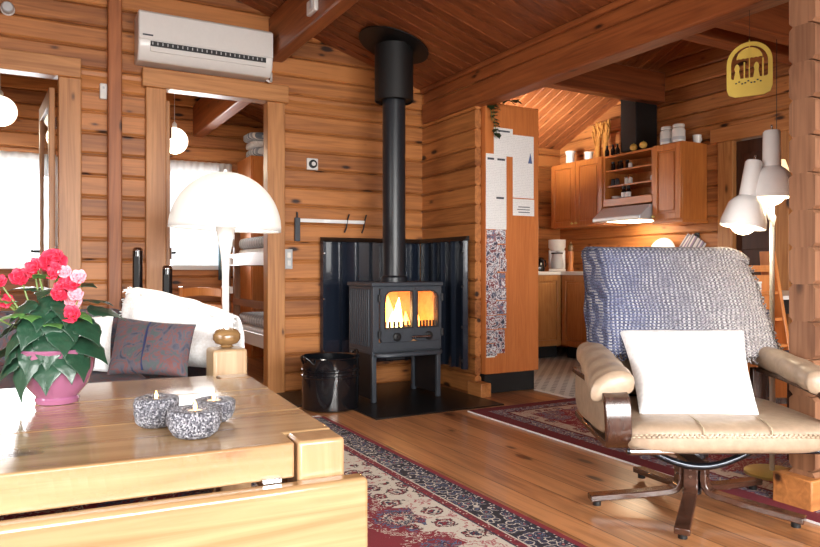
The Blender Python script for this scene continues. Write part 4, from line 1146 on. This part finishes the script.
# px -> face plane numbers (Y = 4.20) worked out beforehand
paper(3.04, 3.215, 1.775, 1.985, 'white notice at the top left of the tall cabinet side', extra=[('heading', 'ink', -.05, .06, .075, .088)])
pp = paper(3.215, 3.415, 1.47, 1.945, 'longest white notice, with a small blue sail drawing', lay=1)
MB().extrude([(.045, -.0016, .03), (.085, -.0016, .03), (.068, -.0016, .11)], (0, .0007, 0)).build('sail_drawing', M['ink_blue'], pp)
paper(3.215, 3.42, 1.335, 1.462, 'short white notice below the longest one on the tall cabinet', lay=0, extra=[('text_block', 'ink', -.05, .06, .0, .006), ('text_block', 'ink', -.06, .06, -.02, -.014), ('text_block', 'ink', -.05, .06, -.04, -.034)])
paper(2.968, 3.155, 1.495, 1.785, 'white notice with dark heading, middle left of the tall cabinet', lay=2, extra=[('heading', 'ink', -.08, -.02, .10, .115), ('heading', 'ink', .01, .08, .10, .115)])
paper(2.968, 3.155, 1.225, 1.51, 'white notice with heading directly above the photo prints', lay=3, extra=[('heading', 'ink', -.0, .07, .085, .10)])
rp = random.Random(2); z = 1.222; i = 0
rows = [(2, .11), (2, .11), (2, .10), (2, .115), (2, .10), (2, .105), (2, .105), (2, .10), (2, .085)]
for n_, h in rows:
    for k in range(n_):
        w = rp.uniform(.085, .10); x0 = 2.97 + k*.088 + rp.uniform(-.002, .006); dz = rp.uniform(-.012, .012)
        if i >= 14 and k == 1: x0 -= .02
        paper(x0, x0+w, z-h+dz, z+dz*.3, 'small photo print in the patchwork on the tall cabinet side', 'photo_print', ('photoA', 'photoB', 'photoC')[rp.randrange(3)], 'photo', 1+(i % 4)*.5, None, 'photo prints on the tall cabinet side'); i += 1
    z -= h
paper(2.972, 3.05, .275, .355, 'lowest pale card under the photo prints on the cabinet', 'card', 'counter', 'card', 0)
# ivy on the cabinet
iv = thing('trailing_ivy', 'dark green ivy trailing over the top corner of the tall cabinet', 'plant', (3.03, 4.22, 2.166))
MB().lathe([(.0, 0), (.05, 0), (.065, .05), (.06, .055), (0, .05)], 20, T(.09, .12, 0), caps=False).build('pot', M['soil'], iv)
vines = [[(.08, .1, .06), (.03, .03, .05), (.0, -.035, .0), (-.005, -.04, -.10), (.01, -.04, -.2), (.03, -.04, -.26)], [(.09, .1, .06), (.12, .02, .05), (.18, -.02, .03), (.24, -.02, .05)], [(.08, .1, .06), (-.01, .0, .03), (-.03, -.035, -.03), (-.02, -.04, -.14)]]
vm = MB()
for v_ in vines: vm.tube(v_, .003, 6)
vm.build('vine', M['stem'], iv)
ri = random.Random(8)
for v_ in vines:
    for a, b in zip(v_, v_[1:]):
        for q in range(4):
            p_ = Vector(a).lerp(Vector(b), q/4); p_.y = min(p_.y, p_.y)
            add_leaf(iv, p_+Vector((0, -.006, 0)), ri.uniform(-150, -30), ri.uniform(-40, 10), ri.uniform(.05, .075), ri.uniform(.045, .065), M['ivy'], lob=True)

# ------------------------------------------------------------------ kitchen: wall cabinets
def panel_door(par, plane, a0, a1, z0, z1, pos, sgn, mat, knob=None):
    """framed door; plane 'x' faces along -X (runs in Y), 'y' faces -Y (runs in X)"""
    def bx(m, p0, q0, zz0, p1, q1, zz1):
        if plane == 'x': m.box(min(q0, q1), p0, zz0, max(q0, q1), p1, zz1)
        else: m.box(p0, min(q0, q1), zz0, p1, max(q0, q1), zz1)
        return m
    w = .055; d = MB()
    bx(d, a0, pos, z0, a0+w, pos+sgn*.02, z1); bx(d, a1-w, pos, z0, a1, pos+sgn*.02, z1)
    bx(d, a0+w, pos, z0, a1-w, pos+sgn*.02, z0+w); bx(d, a0+w, pos, z1-w, a1-w, pos+sgn*.02, z1)
    bx(d, a0+w, pos, z0+w, a1-w, pos+sgn*.008, z1-w)
    o = d.build('door', mat, par, bevel=.004)
    m2 = MB(); bx(m2, a0+w+.022, pos+sgn*.008, z0+w+.022, a1-w-.022, pos+sgn*.016, z1-w-.022); m2.build('raised_panel', mat, o, bevel=.007)
    if knob:
        ka, kzz = knob
        c = (pos+sgn*.02, ka, kzz) if plane == 'x' else (ka, pos+sgn*.02, kzz)
        r_ = T(*c, 0, -90 if sgn < 0 else 90, 0) if plane == 'x' else T(*c, 90)
        MB().lathe([(.006, 0), (.006, .01), (.014, .018), (.012, .027), (0, .03)], 16, r_, caps=False).build('knob', M['brass'], o)
    return o
ZC0, ZC1, XF = 1.38, 2.085, 5.16
uc = thing('wall_cabinet', 'double door orange wood wall cabinet left of the spice shelves', 'cabinet', (0,0,0))
MB().box(XF+.001, 5.235, ZC0, 5.498, 6.02, ZC1).build('carcass', M['cabz'], uc, bevel=.003)
panel_door(uc, 'x', 5.24, 5.625, ZC0+.01, ZC1-.01, XF, -1, M['cabz'], (5.60, ZC0+.04))
panel_door(uc, 'x', 5.632, 6.015, ZC0+.01, ZC1-.01, XF, -1, M['cabz'], (5.66, ZC0+.04))
uc2 = thing('wall_cabinet', 'single door orange wood wall cabinet right of the spice shelves', 'cabinet', (0,0,0))
MB().box(XF+.001, 4.262, ZC0, 5.498, 4.588, ZC1).build('carcass', M['cabz'], uc2, bevel=.003)
panel_door(uc2, 'x', 4.265, 4.585, ZC0+.01, ZC1-.01, XF, -1, M['cabz'], (4.56, ZC0+.04))
MB().box(XF-.01, 4.25, ZC0-.03, 5.498, 4.595, ZC0).build('pelmet', M['caby'], uc2, bevel=.004)
os_ = thing('spice_shelf', 'open wooden shelf unit between the two wall cabinets', 'shelf', (0,0,0))
ya, yb, zb = 4.592, 5.231, 1.56
for q in (ya, yb-.02): MB().box(XF, q, zb, 5.498, q+.02, ZC1-.01).build('side_panel', M['cabz'], os_)
MB().box(5.48, ya+.02, zb, 5.498, yb-.02, ZC1-.02).build('back_panel', M['cabz'], os_)
for z in (1.765, 1.92):
    MB().box(XF+.02, ya+.02, z-.008, 5.48, yb-.02, z+.008).build('shelf_board', M['caby'], os_)
MB().box(XF, ya+.02, zb, 5.48, yb-.02, zb+.02).build('bottom_board', M['caby'], os_)
MB().box(XF-.012, ya+.004, zb+.0, XF, yb-.004, zb+.075).build('front_rail', M['caby'], os_, bevel=.004)
MB().box(XF, ya+.02, ZC1-.03, 5.48, yb-.02, ZC1-.01).build('top_board', M['caby'], os_)
hd = thing('cooker_hood', 'slim silver cooker hood under the spice shelves', 'cooker hood', (0,0,0))
pr = [(5.498, 1.40), (5.00, 1.40), (5.00, 1.435), (5.14, 1.545), (5.498, 1.545)]
MB().extrude([(x, 4.60, z) for x, z in pr], (0, .625, 0)).build('casing', M['steel'], hd, bevel=.005)
MB().box(4.992, 4.62, 1.405, 5.0, 5.205, 1.43).build('visor', M['white'], hd, bevel=.003)
MB().box(5.08, 4.7, 1.395, 5.42, 5.1, 1.40).build('light_cover', M['bulb'], hd)
du = tag(MB().box(5.20, 4.84, 2.095, 5.495, 5.04, 2.66).build('vent_duct', M['blackmatt'], bevel=.006), 'square black vent duct rising from the wall cabinets', 'duct')

def lathe_thing(name, label, cat, prof, x, y, z, mat, seg=24, group=None, parts=()):
    t = thing(name, label, cat, (x, y, z), 0, group)
    MB().lathe(prof, seg, caps=False).build('body', M[mat], t)
    for nm, pf, mt in parts: MB().lathe(pf, seg, caps=False).build(nm, M[mt], t)
    return t
TOP = ZC1 + .001
lathe_thing('flared_vase', 'taller white flared vase at the left end of wall cabinets', 'vase', [(0, 0), (.045, 0), (.048, .02), (.046, .10), (.058, .14), (.052, .14), (.04, .1), (.04, .02), (0, .015)], 5.28, 5.86, TOP, 'ceramic', parts=[('rim', [(.052, .138), (.060, .14), (.060, .146), (.052, .146)], 'ceramic')])
lathe_thing('white_pot', 'small squat white pot beside the flared vase', 'pot', [(0, 0), (.042, 0), (.046, .02), (.044, .07), (.05, .085), (.044, .085), (.038, .02), (0, .015)], 5.26, 5.55, TOP, 'ceramic', parts=[('rim', [(.044, .083), (.053, .085), (.053, .092), (.044, .092)], 'ceramic')])
for i, (y_, lb) in enumerate(((4.52, 'left of the two lidded white storage jars on the cabinets'), (4.385, 'right of the two lidded white storage jars on the cabinets'))):
    lathe_thing('storage_jar', lb, 'jar', [(0, 0), (.055, 0), (.06, .015), (.06, .12), (.05, .14), (0, .14)], 5.26, y_, TOP, 'ceramic', group='white jars on the wall cabinets', parts=[('lid', [(0, .145), (.052, .145), (.054, .165), (.05, .175), (0, .175)], 'ceramic'), ('label_band', [(.0605, .03), (.0615, .03), (.0615, .06), (.0605, .06)], 'ac_grey')])
t = thing('cup', 'small white cup at the right end of the wall cabinets', 'cup', (5.40, 4.295, TOP))
MB().lathe([(0, 0), (.03, 0), (.036, .03), (.04, .075), (.036, .075), (.03, .03), (0, .01)], 24, caps=False).build('body', M['ceramic'], t)
MB().tube([(.036, 0, .06), (.06, 0, .055), (.062, 0, .03), (.036, 0, .02)], .005).build('handle', M['ceramic'], t)
for i, y_ in enumerate((4.72, 4.86)):
    t = thing('ornamental_gourd', ('round yellow gourd nearest the white jars' if i == 0 else 'round yellow gourd left of the other, by the duct'), 'gourd', (5.18+.02*i-.01, y_, TOP-.005), 0, 'gourds on the spice shelf')
    MB().sphere((0, 0, .036), (.036, .036, .034)).build('body', M['fruit'], t); MB().tube([(0, 0, .068), (.004, 0, .08)], .004).build('stalk', M['stem'], t)
for i, y_ in enumerate((5.20, 5.12, 5.06)):
    t = thing('dark_bottle', 'small dark bottle on top of the spice shelf', 'bottle', (5.178, y_, TOP-.01), 0, 'dark bottles on top of the spice shelf')
    MB().lathe([(0, 0), (.022, 0), (.024, .05), (.012, .075), (.01, .095), (0, .095)], 16, caps=False).build('body', M['blackglass'], t)
    MB().lathe([(0, .095), (.012, .095), (.012, .108), (0, .108)], 12, caps=False).build('cap', M['iron_dark'], t)
# dried bunch standing on the left cabinet
db = thing('dried_bunch', 'dried straw bundles standing on the wall cabinets by the duct', 'dried plant', (5.26, 5.36, TOP))
rd = random.Random(3)
for oy in (-.055, .055):
    mb = MB(); hd_ = MB()
    for k in range(40):
        a = rd.uniform(0, 2*PI); r_ = rd.uniform(0, .022); r2 = rd.uniform(.01, .062); h = rd.uniform(.24, .36); a2 = a + rd.uniform(-.6, .6)
        p0 = Vector((r_*math.cos(a), oy + r_*math.sin(a), 0)); p1 = Vector((r2*math.cos(a2), oy+r2*math.sin(a2), h)); pm = p0.lerp(p1, .4); pm.x *= .6
        mb.tube([p0, pm, p1], .004, 5)
        hd_.sphere(p1, (.013, .013, .034), 6, 5)
    mb.lathe([(.026, .0), (.03, .1), (.022, .17), (.034, .26)], 12, T(0, oy, 0)).build('stalks', M['straw'], db); hd_.build('seed_heads', M['straw'], db)
# items on the shelves (behind the front rail, on each board)
def jar(x, y, z, r, h, mat, cap, label, name='spice_jar', cat='jar', grp='jars on the open spice shelves'):
    t = thing(name, label, cat, (x, y, z), 0, grp)
    MB().lathe([(0, 0), (r, 0), (r, h*.7), (r*.7, h*.82), (r*.7, h*.84), (0, h*.84)], 16, caps=False).build('body', M[mat], t)
    MB().lathe([(0, h*.84), (r*.78, h*.84), (r*.78, h), (0, h)], 16, caps=False).build('cap', M[cap], t)
    return t
for i in range(4):
    jar(5.23+.03*(i % 2), 5.17-.055*i, 1.929, .022, .09, 'blackglass', 'iron_dark', 'dark spice jar on the left of the upper spice shelf')
jar(5.22, 4.93, 1.929, .02, .06, 'ceramic', 'chrome', 'small white jar in the middle of the upper spice shelf')
jar(5.24, 4.65, 1.929, .02, .045, 'blackglass', 'iron_dark', 'small dark jar at the right end of the upper spice shelf')
for i in range(2):
    jar(5.22, 5.16-.06*i, 1.774, .022, .07, 'iron', 'iron_dark', 'grey spice jar on the left of the middle spice shelf')
for i in range(2):
    jar(5.21, 4.97-.052*i, 1.774, .02, .07, 'ceramic', 'chrome', 'pale salt shaker in the middle of the middle spice shelf', 'salt_shaker', 'shaker')
jar(5.22, 4.66, 1.774, .014, .05, 'ceramic', 'ceramic', 'tiny white pot at the right end of the middle shelf')
for i in range(2):
    t = jar(5.205, 5.0-.06*i, 1.582, .025, .17, 'blackglass', 'iron_dark', 'dark bottle with white label on the lowest spice shelf', 'sauce_bottle', 'bottle')
    MB().lathe([(.0255, .06), (.0262, .06), (.0262, .11), (.0255, .11)], 16, caps=False).build('paper_label', M['paper'], t)
lathe_thing('white_bowl', 'white shallow bowl at the left of the lowest spice shelf', 'bowl', [(0, .0), (.05, .0), (.075, .085), (.07, .085), (.048, .02), (0, .02)], 5.27, 5.13, 1.581, 'ceramic')
# ------------------------------------------------------------------ kitchen: base cabinets, worktop
CF = 4.90; BF = 5.58
bc = []
ys = [(5.10, 5.55, 'base cabinet under the worktop in the corner, door facing left'), (4.62, 5.10, 'middle base cabinet along the right kitchen wall'), (4.2, 4.62, 'base cabinet nearest the armchair along the right wall')]
for a, b_, lb in ys:
    t = thing('base_cabinet', 'wooden ' + lb, 'cabinet', (0,0,0))
    MB().box(CF+.001, a+.002, .13, 5.495, b_-.002, .868).build('carcass', M['oakz'], t)
    panel_door(t, 'x', a+.006, b_-.006, .14, .86, CF, -1, M['oakz'], (a+.05, .8))
    MB().box(CF+.06, a+.002, .005, 5.4, b_-.002, .13).build('plinth', M['toe'], t)
xs = [(4.38, 4.895, 'wooden base cabinet on the back wall below the coffee maker'), (3.75, 4.38, 'wooden base cabinet on the back wall behind the tall cabinet')]
for a, b_, lb in xs:
    t = thing('base_cabinet', lb, 'cabinet', (0,0,0))
    MB().box(a+.002, BF+.001, .13, b_-.002, 6.275, .868).build('carcass', M['oakz'], t)
    panel_door(t, 'y', a+.006, b_-.006, .14, .86, BF, -1, M['oakz'], (a+.05, .8))
    MB().box(a+.002, BF+.06, .005, b_-.002, 6.2, .13).build('plinth', M['toe'], t)
wt = MB().extrude([(3.74, BF-.02, .868), (CF-.02, BF-.02, .868), (CF-.02, 4.19, .868), (5.497, 4.19, .868), (5.497, 6.277, .868), (3.74, 6.277, .868)], (0, 0, .036)).build('worktop', M['counter'], bevel=.004)
tag(wt, 'white L shaped kitchen worktop on the base cabinets', 'worktop')
WZ = .9045
cm = thing('coffee_maker', 'white drip coffee maker in the kitchen corner', 'coffee maker', (5.09, 5.86, WZ), R(-40))
MB().box(-.09, -.11, 0, .09, .12, .03).build('base', M['white'], cm, bevel=.01)
MB().box(-.09, .03, .03, .09, .12, .24).build('water_tank', M['white'], cm, bevel=.012)
MB().lathe([(.0, .22), (.06, .22), (.092, .26), (.095, .345), (.0, .35)], 28, T(0, .0, 0), caps=False).build('filter_head', M['white'], cm)
MB().lathe([(0, .032), (.065, .032), (.072, .08), (.055, .17), (.06, .19), (0, .19)], 28, T(0, -.03, 0), caps=False).build('jug', M['ac_grey'], cm)
MB().lathe([(.058, .188), (.062, .192), (.062, .205), (0, .21)], 28, T(0, -.03, 0), caps=False).build('jug_lid', M['blackmatt'], cm)
pm = thing('pepper_mill', 'tall turned wooden pepper mill right of the coffee maker', 'pepper mill', (5.26, 5.83, WZ))
MB().lathe([(0, 0), (.034, 0), (.034, .02), (.024, .07), (.032, .16), (.03, .22), (0, .22)], 24, caps=False).build('body', M['orange'], pm)
MB().lathe([(.0, .225), (.026, .225), (.033, .26), (.026, .29), (.012, .30), (.014, .32), (0, .33)], 24, caps=False).build('head', M['finial'], pm)
ke = thing('black_kettle', 'small black kettle at the left edge of the visible worktop', 'kettle', (4.90, 5.95, WZ))
MB().lathe([(0, 0), (.07, 0), (.075, .03), (.06, .12), (.045, .14), (0, .145)], 24, caps=False).build('body', M['gloss'], ke)
MB().tube([(.05, 0, .12), (.10, 0, .12), (.11, 0, .06), (.07, 0, .04)], .008).build('handle', M['gloss'], ke)
MB().tube([(-.06, 0, .05), (-.09, 0, .11)], [.012, .008]).build('spout', M['gloss'], ke)
sc_ = thing('wooden_scoop', 'dark bird shaped bottle stopper standing on the worktop behind blanket', 'bottle', (5.3, 5.42, WZ))
MB().lathe([(0, 0), (.03, 0), (.032, .10), (.012, .16), (.012, .2), (0, .2)], 20, caps=False).build('body', M['blackglass'], sc_)
MB().lathe([(0, .2), (.015, .2), (.015, .235), (0, .24)], 16, caps=False).build('stopper', M['finial'], sc_)
sc_.name = 'dark_bottle'
sc_['label'] = 'dark stoppered bottle on the worktop against the right wall'
pt = thing('serving_plate', 'big round white plate standing against the kitchen wall', 'plate', (5.44, 4.72, WZ+.165), 0)
MB().lathe([(0, 0), (.10, .0), (.165, .02), (.163, .026), (.1, .008), (0, .008)], 44, T(0, 0, 0, 0, -78, 0), caps=False).build('dish', M['ceramic'], pt)
MB().lathe([(.06, -.006), (.065, -.006), (.065, .0), (.06, .0)], 32, T(0, 0, 0, 0, -78, 0), caps=False).build('foot_ring', M['ceramic'], pt)
ph = thing('pot_holder', 'striped pot holder hanging on the wall hook, pale left one', 'pot holder', (5.4965, 4.40, 1.22), 0, 'striped pot holders on the kitchen wall')
def holder(par, a):
    Mx = Matrix.Rotation(R(90), 4, 'Z') @ Matrix.Rotation(0, 4, 'X')
    o = MB().box(-.09, -.008, -.20, .09, .004, 0).build('pad', M['potholder'], par, bevel=.006)
    o.rotation_euler = (0, R(a), R(-90)); return o
holder(ph, 38); MB().tube([(-.005, 0, 0), (-.004, .004, .03), (-.004, -.004, .03), (-.005, 0, 0)], .002, 6).build('loop', M['blackmatt'], ph)
ph2 = thing('pot_holder', 'striped pot holder hanging on the wall hook, darker right one', 'pot holder', (5.4850, 4.335, 1.215), 0, 'striped pot holders on the kitchen wall')
holder(ph2, 34); MB().tube([(-.005, 0, 0), (-.004, .004, .03), (-.004, -.004, .03), (-.005, 0, 0)], .002, 6).build('loop', M['blackmatt'], ph2)
hk = tag(MB().box(5.49, 4.345, 1.22, 5.5, 4.395, 1.27).tube([(5.49, 4.37, 1.25), (5.465, 4.37, 1.24), (5.462, 4.37, 1.26)], .004).build('wall_hook', M['iron_dark']), 'small black hook on kitchen wall holding the striped pot holders', 'hook')

# ------------------------------------------------------------------ dining corner
dt = thing('dining_table', 'white topped dining table behind the armchair at the right', 'table', (0,0,0))
MB().box(4.2, 2.75, .73, 5.35, 3.5, .757).build('tabletop', M['counter'], dt, bevel=.004)
for x in (4.25, 5.25):
    for y in (2.8, 3.4): MB().box(x, y, .004, x+.05, y+.05, .73).build('leg', M['toe'], dt)
MB().box(4.27, 2.82, .63, 5.28, 3.43, .73).build('apron', M['toe'], dt)
dp = thing('pendant_lamp', 'lit cream cone pendant lamp over the dining table', 'pendant lamp', (4.66, 3.04, 1.50))
MB().lathe([(.05, .20), (.055, .20), (.12, 0), (.115, 0)], 32, caps=False).build('lamp_shade', M['shade'], dp, solid=.002)
MB().tube([(0, 0, .20), (0, 0, 1.06)], .0025, 8).build('cord', M['iron_dark'], dp)
MB().sphere((0, 0, .07), .03).build('bulb', M['bulb'], dp)
ss = thing('slanted_shelf_stand', 'orange wooden stand with slanted sides and four open shelves', 'stand', (3.925, 2.527, .012), R(-29))
# local x right, y away; seen from the front
for sx in (-.13, .13):
    MB().extrude([(sx-.012, -.02, .0), (sx-.012, .20, .0), (sx-.012, .30, 1.03), (sx-.012, .19, 1.03)], (.024, 0, 0)).build('side_board', M['orange'], ss, bevel=.004)
Msh = None
for k, z in enumerate((.44, .60, .76, .90)):
    y0 = -.02+.21*z/1.03
    MB().box(-.118, y0+.01, z, .118, y0+.2, z+.02).build('shelf_board', M['orange'], ss, bevel=.003)
MB().box(-.118, .18, .92, .118, .30, .94).box(-.118, .20, .45, .118, .212, .88).build('back_board', M['orange'], ss)
ss.rotation_euler.z = R(-12)
def on_stand(lx, ly, z):
    v = Matrix.Rotation(R(-12), 4, 'Z') @ Vector((lx, ly, 0)); return (3.925+v.x, 2.527+v.y, z+.0125)
b1 = thing('small_box', 'small white box on the upper shelf of the slanted stand', 'box', on_stand(-.02, .2, .784), R(-22))
MB().box(-.035, -.03, 0, .035, .03, .05).build('carton', M['ceramic'], b1, bevel=.003); MB().box(-.036, -.031, .045, .036, .031, .056).build('lid', M['paper'], b1)
b2 = tag(superbox(0, 0, .022, .07, .05, .022, .6).build('folded_cloth', M['navy'], loc=on_stand(.0, .17, .625), angle=80), 'dark folded cloth on the middle shelf of the slanted stand', 'cloth')
stl = thing('stool', 'dark wooden stool with navy cushion behind the armchair right arm', 'stool', (3.42, 2.06, .011), R(-29))
MB().box(-.19, -.17, .43, .19, .17, .455).build('seat', M['walnut'], stl, bevel=.006)
superbox(0, 0, .478, .19, .17, .024, .4).build('cushion', M['navy'], stl, angle=80)
for x in (-.16, .16):
    for y in (-.14, .14): MB().box(x-.018, y-.018, 0, x+.018, y+.018, .43).build('leg', M['walnut'], stl, bevel=.003)
MB().box(-.16, -.15, .22, .16, -.13, .25).box(-.16, .13, .22, .16, .15, .25).build('stretcher', M['walnut'], stl)

# ------------------------------------------------------------------ bedrooms
def globe(x, y, z, r, ztop, label):
    t = thing('globe_pendant', label, 'pendant lamp', (x, y, z), 0, 'glowing white globe pendants in the bedrooms')
    MB().sphere((0, 0, 0), r, 32, 20).build('globe', M['globe'], t)
    MB().lathe([(.022, r-.01), (.022, r+.03), (.008, r+.05), (0, r+.05)], 16, caps=False).build('holder', M['white'], t)
    MB().tube([(0, 0, r+.04), (0, 0, ztop-z)], .003, 6).build('cord', M['white'], t)
globe(-.19, 6.9, 2.285, .128, 2.42+.3*(2.905+.19)-.02, 'glowing globe lamp seen through the left doorway')
globe(1.155, 6.40, 2.07, .116, 2.42+.3*(2.905-1.155)-.02, 'glowing globe lamp seen through the doorway under the air conditioner')
# sheer curtain in left bedroom
def sheer(u, v):
    x = -.9 + 1.16*u; sag = .13*(1-u)
    return (x, 7.62 + .015*math.sin(u*60), 2.05 - v*(.10 + .22*(u**2)*0 + .16*abs(math.sin(u*PI*1.2))))
cv = tag(MB().grid(sheer, 70, 8).build('sheer_valance', M['sheer'], solid=.002, angle=80), 'sheer white valance across the window of the left bedroom', 'curtain')
def drape(u, v):
    return (1.84 + .12*u, 7.63 + .02*math.sin(u*22), 2.06 - 1.25*v)
tag(MB().grid(drape, 30, 20).build('curtain', M['curtain'], solid=.003, angle=80), 'blue patterned curtain at right of the far bedroom window', 'curtain')
def val(u, v): return (1.18 + .80*u, 7.60 + .012*math.sin(u*70), 2.08 - .16*v)
tag(MB().grid(val, 60, 6).build('valance', M['sheer'], solid=.002, angle=80), 'short pale valance along the top of the far bedroom window', 'curtain')
bb = thing('bunk_bed', 'brown wooden bunk bed with white rails and ladder seen through the doorway', 'bunk bed', (0,0,0))
X0, X1, Y0, Y1 = 1.70, 2.55, 5.25, 6.84
for x in (X0, X1-.06):
    for y in (Y0, 6.44, Y1-.06) if x == X0 else (Y0, Y1-.06):
        MB().box(x, y, 0, x+.055, y+.055, 1.32 if y < 6.5 else 1.25).build('post', M['bunk'], bb, bevel=.004)
for z in (.28, .96):
    MB().box(X0-.012, Y0+.05, z, X0+.012, Y1-.05, z+.11).build('side_rail', M['whitelac'], bb, bevel=.004)
    MB().box(X0+.03, Y0+.05, z, X1-.02, Y1-.06, z+.03).build('slat_base', M['bunk'], bb)
MB().box(X0-.012, Y0+.05, .60, X0+.012, 6.46, .66).build('guard_rail', M['bunk'], bb)
for z in (.45, .70, .97, 1.14):
    MB().box(X0-.03, 6.49, z, X0, Y1-.04, z+.065).build('rung', M['whitelac'], bb, bevel=.004)
for z, nm, lb in ((.31, 'mattress', 'lower bunk mattress with blue patterned bedding'), (.99, 'mattress', 'upper bunk mattress with blue patterned bedding')):
    t = thing(nm, lb, 'mattress', (0,0,z), 0, 'bunk mattresses')
    MB().box(X0+.03, Y0+.07, 0.001, X1-.07, 6.43, .12).build('core', M['mattress'], t, bevel=.03, seg=3)
    MB().box(X0+.02, Y0+.08, .12, X1-.07, 6.40, .22).build('duvet', M['bedlinen'], t, bevel=.04, seg=3)
wd = thing('wardrobe', 'orange wooden wardrobe in the bedroom corner behind the bunk', 'wardrobe', (0,0,0))
MB().box(2.06, 7.15, 0, 2.89, 7.69, 2.12).build('carcass', M['orange'], wd, bevel=.004)
for a in (2.07, 2.48): MB().box(a, 7.13, .08, a+.40, 7.15, 2.08).build('door', M['orange'], wd, bevel=.004)
fc = thing('folded_bedding', 'pale blue folded bedding piled on top of the wardrobe', 'bedding', (2.32, 7.38, 2.135))
for k in range(3):
    superbox(random.uniform(-.02, .02), 0, .045+.085*k, .24, .19, .045, .45, wr=.02).build('folded_sheet', M['bedlinen'] if k != 1 else M['mattress'], fc, angle=80)
dc = thing('desk_chair', 'orange wooden chair with curved backrest in the bedroom', 'chair', (1.42, 6.2, 0), R(150))
MB().box(-.2, -.2, .43, .2, .2, .46).build('seat', M['orange'], dc, bevel=.01)
for x in (-.18, .18):
    MB().tube([(x, -.18, 0), (x, -.18, .43)], .018).build('leg', M['orange'], dc)
    MB().tube([(x, .18, 0), (x, .19, .45), (x, .23, .78)], .018).build('leg', M['orange'], dc)
for z in (.58, .72):
    pts = [(-.2+.4*k/10, .20+.04*(z-.5)+.035*math.sin(PI*k/10), z+.02*math.sin(PI*k/10)) for k in range(11)]
    mb = MB()
    v = []
    for p_ in pts: v.append(p_)
    MB().strip(pts, (0, 0, .035), .018).build('back_rail', M['orange'], dc, bevel=.004)

# ------------------------------------------------------------------ camera
cam = bpy.data.cameras.new('camera'); co = bpy.data.objects.new('camera', cam); COL.objects.link(co)
co.location = (0, 0, .93); co.rotation_euler = (R(90), 0, R(-29)); cam.sensor_width = 36; cam.lens = 693/820*36; cam.shift_y = -4.5/820
cam.clip_start = .05; S.camera = co
# ------------------------------------------------------------------ light
w = bpy.data.worlds.new('overcast_sky'); S.world = w; w.use_nodes = True
bg = w.node_tree.nodes['Background']; wt = w.node_tree
tcw = N(wt, 'ShaderNodeTexCoord'); spw = N(wt, 'ShaderNodeSeparateXYZ'); L(wt, tcw.outputs['Generated'], spw.inputs[0])
L(wt, ramp(wt, math_(wt, 'MULTIPLY_ADD', spw.outputs[2], .5, .5), [(.0, (.16,.17,.15,1)), (.49, (.22,.23,.22,1)), (.51, (.93,.97,1,1)), (1, (.8,.9,1,1))]), bg.inputs[0])
bg.inputs[1].default_value = 1.7
def area(name, loc, rot, sx, sy, power, col=(1, .97, .93), spread=180):
    l = bpy.data.lights.new(name, 'AREA'); l.shape = 'RECTANGLE'; l.size = sx; l.size_y = sy; l.energy = power; l.color = col; l.spread = R(spread)
    o = bpy.data.objects.new(name, l); COL.objects.link(o); o.location = loc; o.rotation_euler = rot; return o
def point(name, loc, power, r, col=(1, .85, .62)):
    l = bpy.data.lights.new(name, 'POINT'); l.energy = power; l.shadow_soft_size = r; l.color = col
    o = bpy.data.objects.new(name, l); COL.objects.link(o); o.location = loc; return o
area('daylight_rear', (.3, FY0-.13, 1.32), (R(62), 0, 0), 4.3, 1.7, 300, (1, .98, .95), 112)
area('daylight_rear_right', (4.25, FY0-.13, 1.45), (R(62), 0, 0), 1.9, 1.3, 55, (1, .98, .95), 112)
area('daylight_left', (FX0-.13, 1.4, 1.42), (R(62), 0, R(-90)), 2.4, 1.3, 75, (1, .98, .95), 120)
area('daylight_bedroom_left', (-.28, 7.83, 1.5), (R(-90), 0, 0), 1.1, 1.1, 60, (.96, .98, 1))
area('daylight_bedroom', (1.59, 7.83, 1.5), (R(-90), 0, 0), .75, 1.1, 50, (.96, .98, 1))
area('daylight_kitchen', (3.72, 6.41, 1.6), (R(-90), 0, 0), 1.05, .85, 45, (1, .98, .95))
point('dome_bulb_light', (.925, 3.625, 1.30), 26, .06, (1, .93, .82))
point('lamp_light', (2.905, 1.918, 1.22), 5, .05)
point('lamp_light', (2.79, 1.98, 1.09), 5, .05)
point('fire_light', (2.33, 4.40, .60), 26, .05, (1, .5, .18))
area('added_ceiling_fill', (3.75, 5.3, 1.9), Vector((1.15, .42, .62)).to_track_quat('-Z', 'Y').to_euler(), .25, .25, 11, (1, .93, .84), 70)  # added unseen light without a fixture, brightens the kitchen ceiling patch
point('pendant_light', (4.66, 3.04, 1.56), 6, .03)
area('hood_light', (5.25, 4.9, 1.39), (0, 0, 0), .25, .3, 3, (1, .82, .6))
point('globe_light', (-.19, 6.9, 2.1), 6, .1); point('globe_light', (1.155, 6.4, 1.9), 14, .1)
for o in S.objects:
    if o.name.startswith('fringe'): o['kind'] = 'stuff'
S.view_settings.view_transform = 'Standard'; S.view_settings.look = 'None'; S.view_settings.gamma = 1; S.view_settings.use_curve_mapping = False
S.view_settings.exposure = 0.0
S.cycles.use_denoising = True
S.cycles.max_bounces = 10; S.cycles.diffuse_bounces = 5; S.cycles.transparent_max_bounces = 12
S.cycles.sample_clamp_indirect = 6
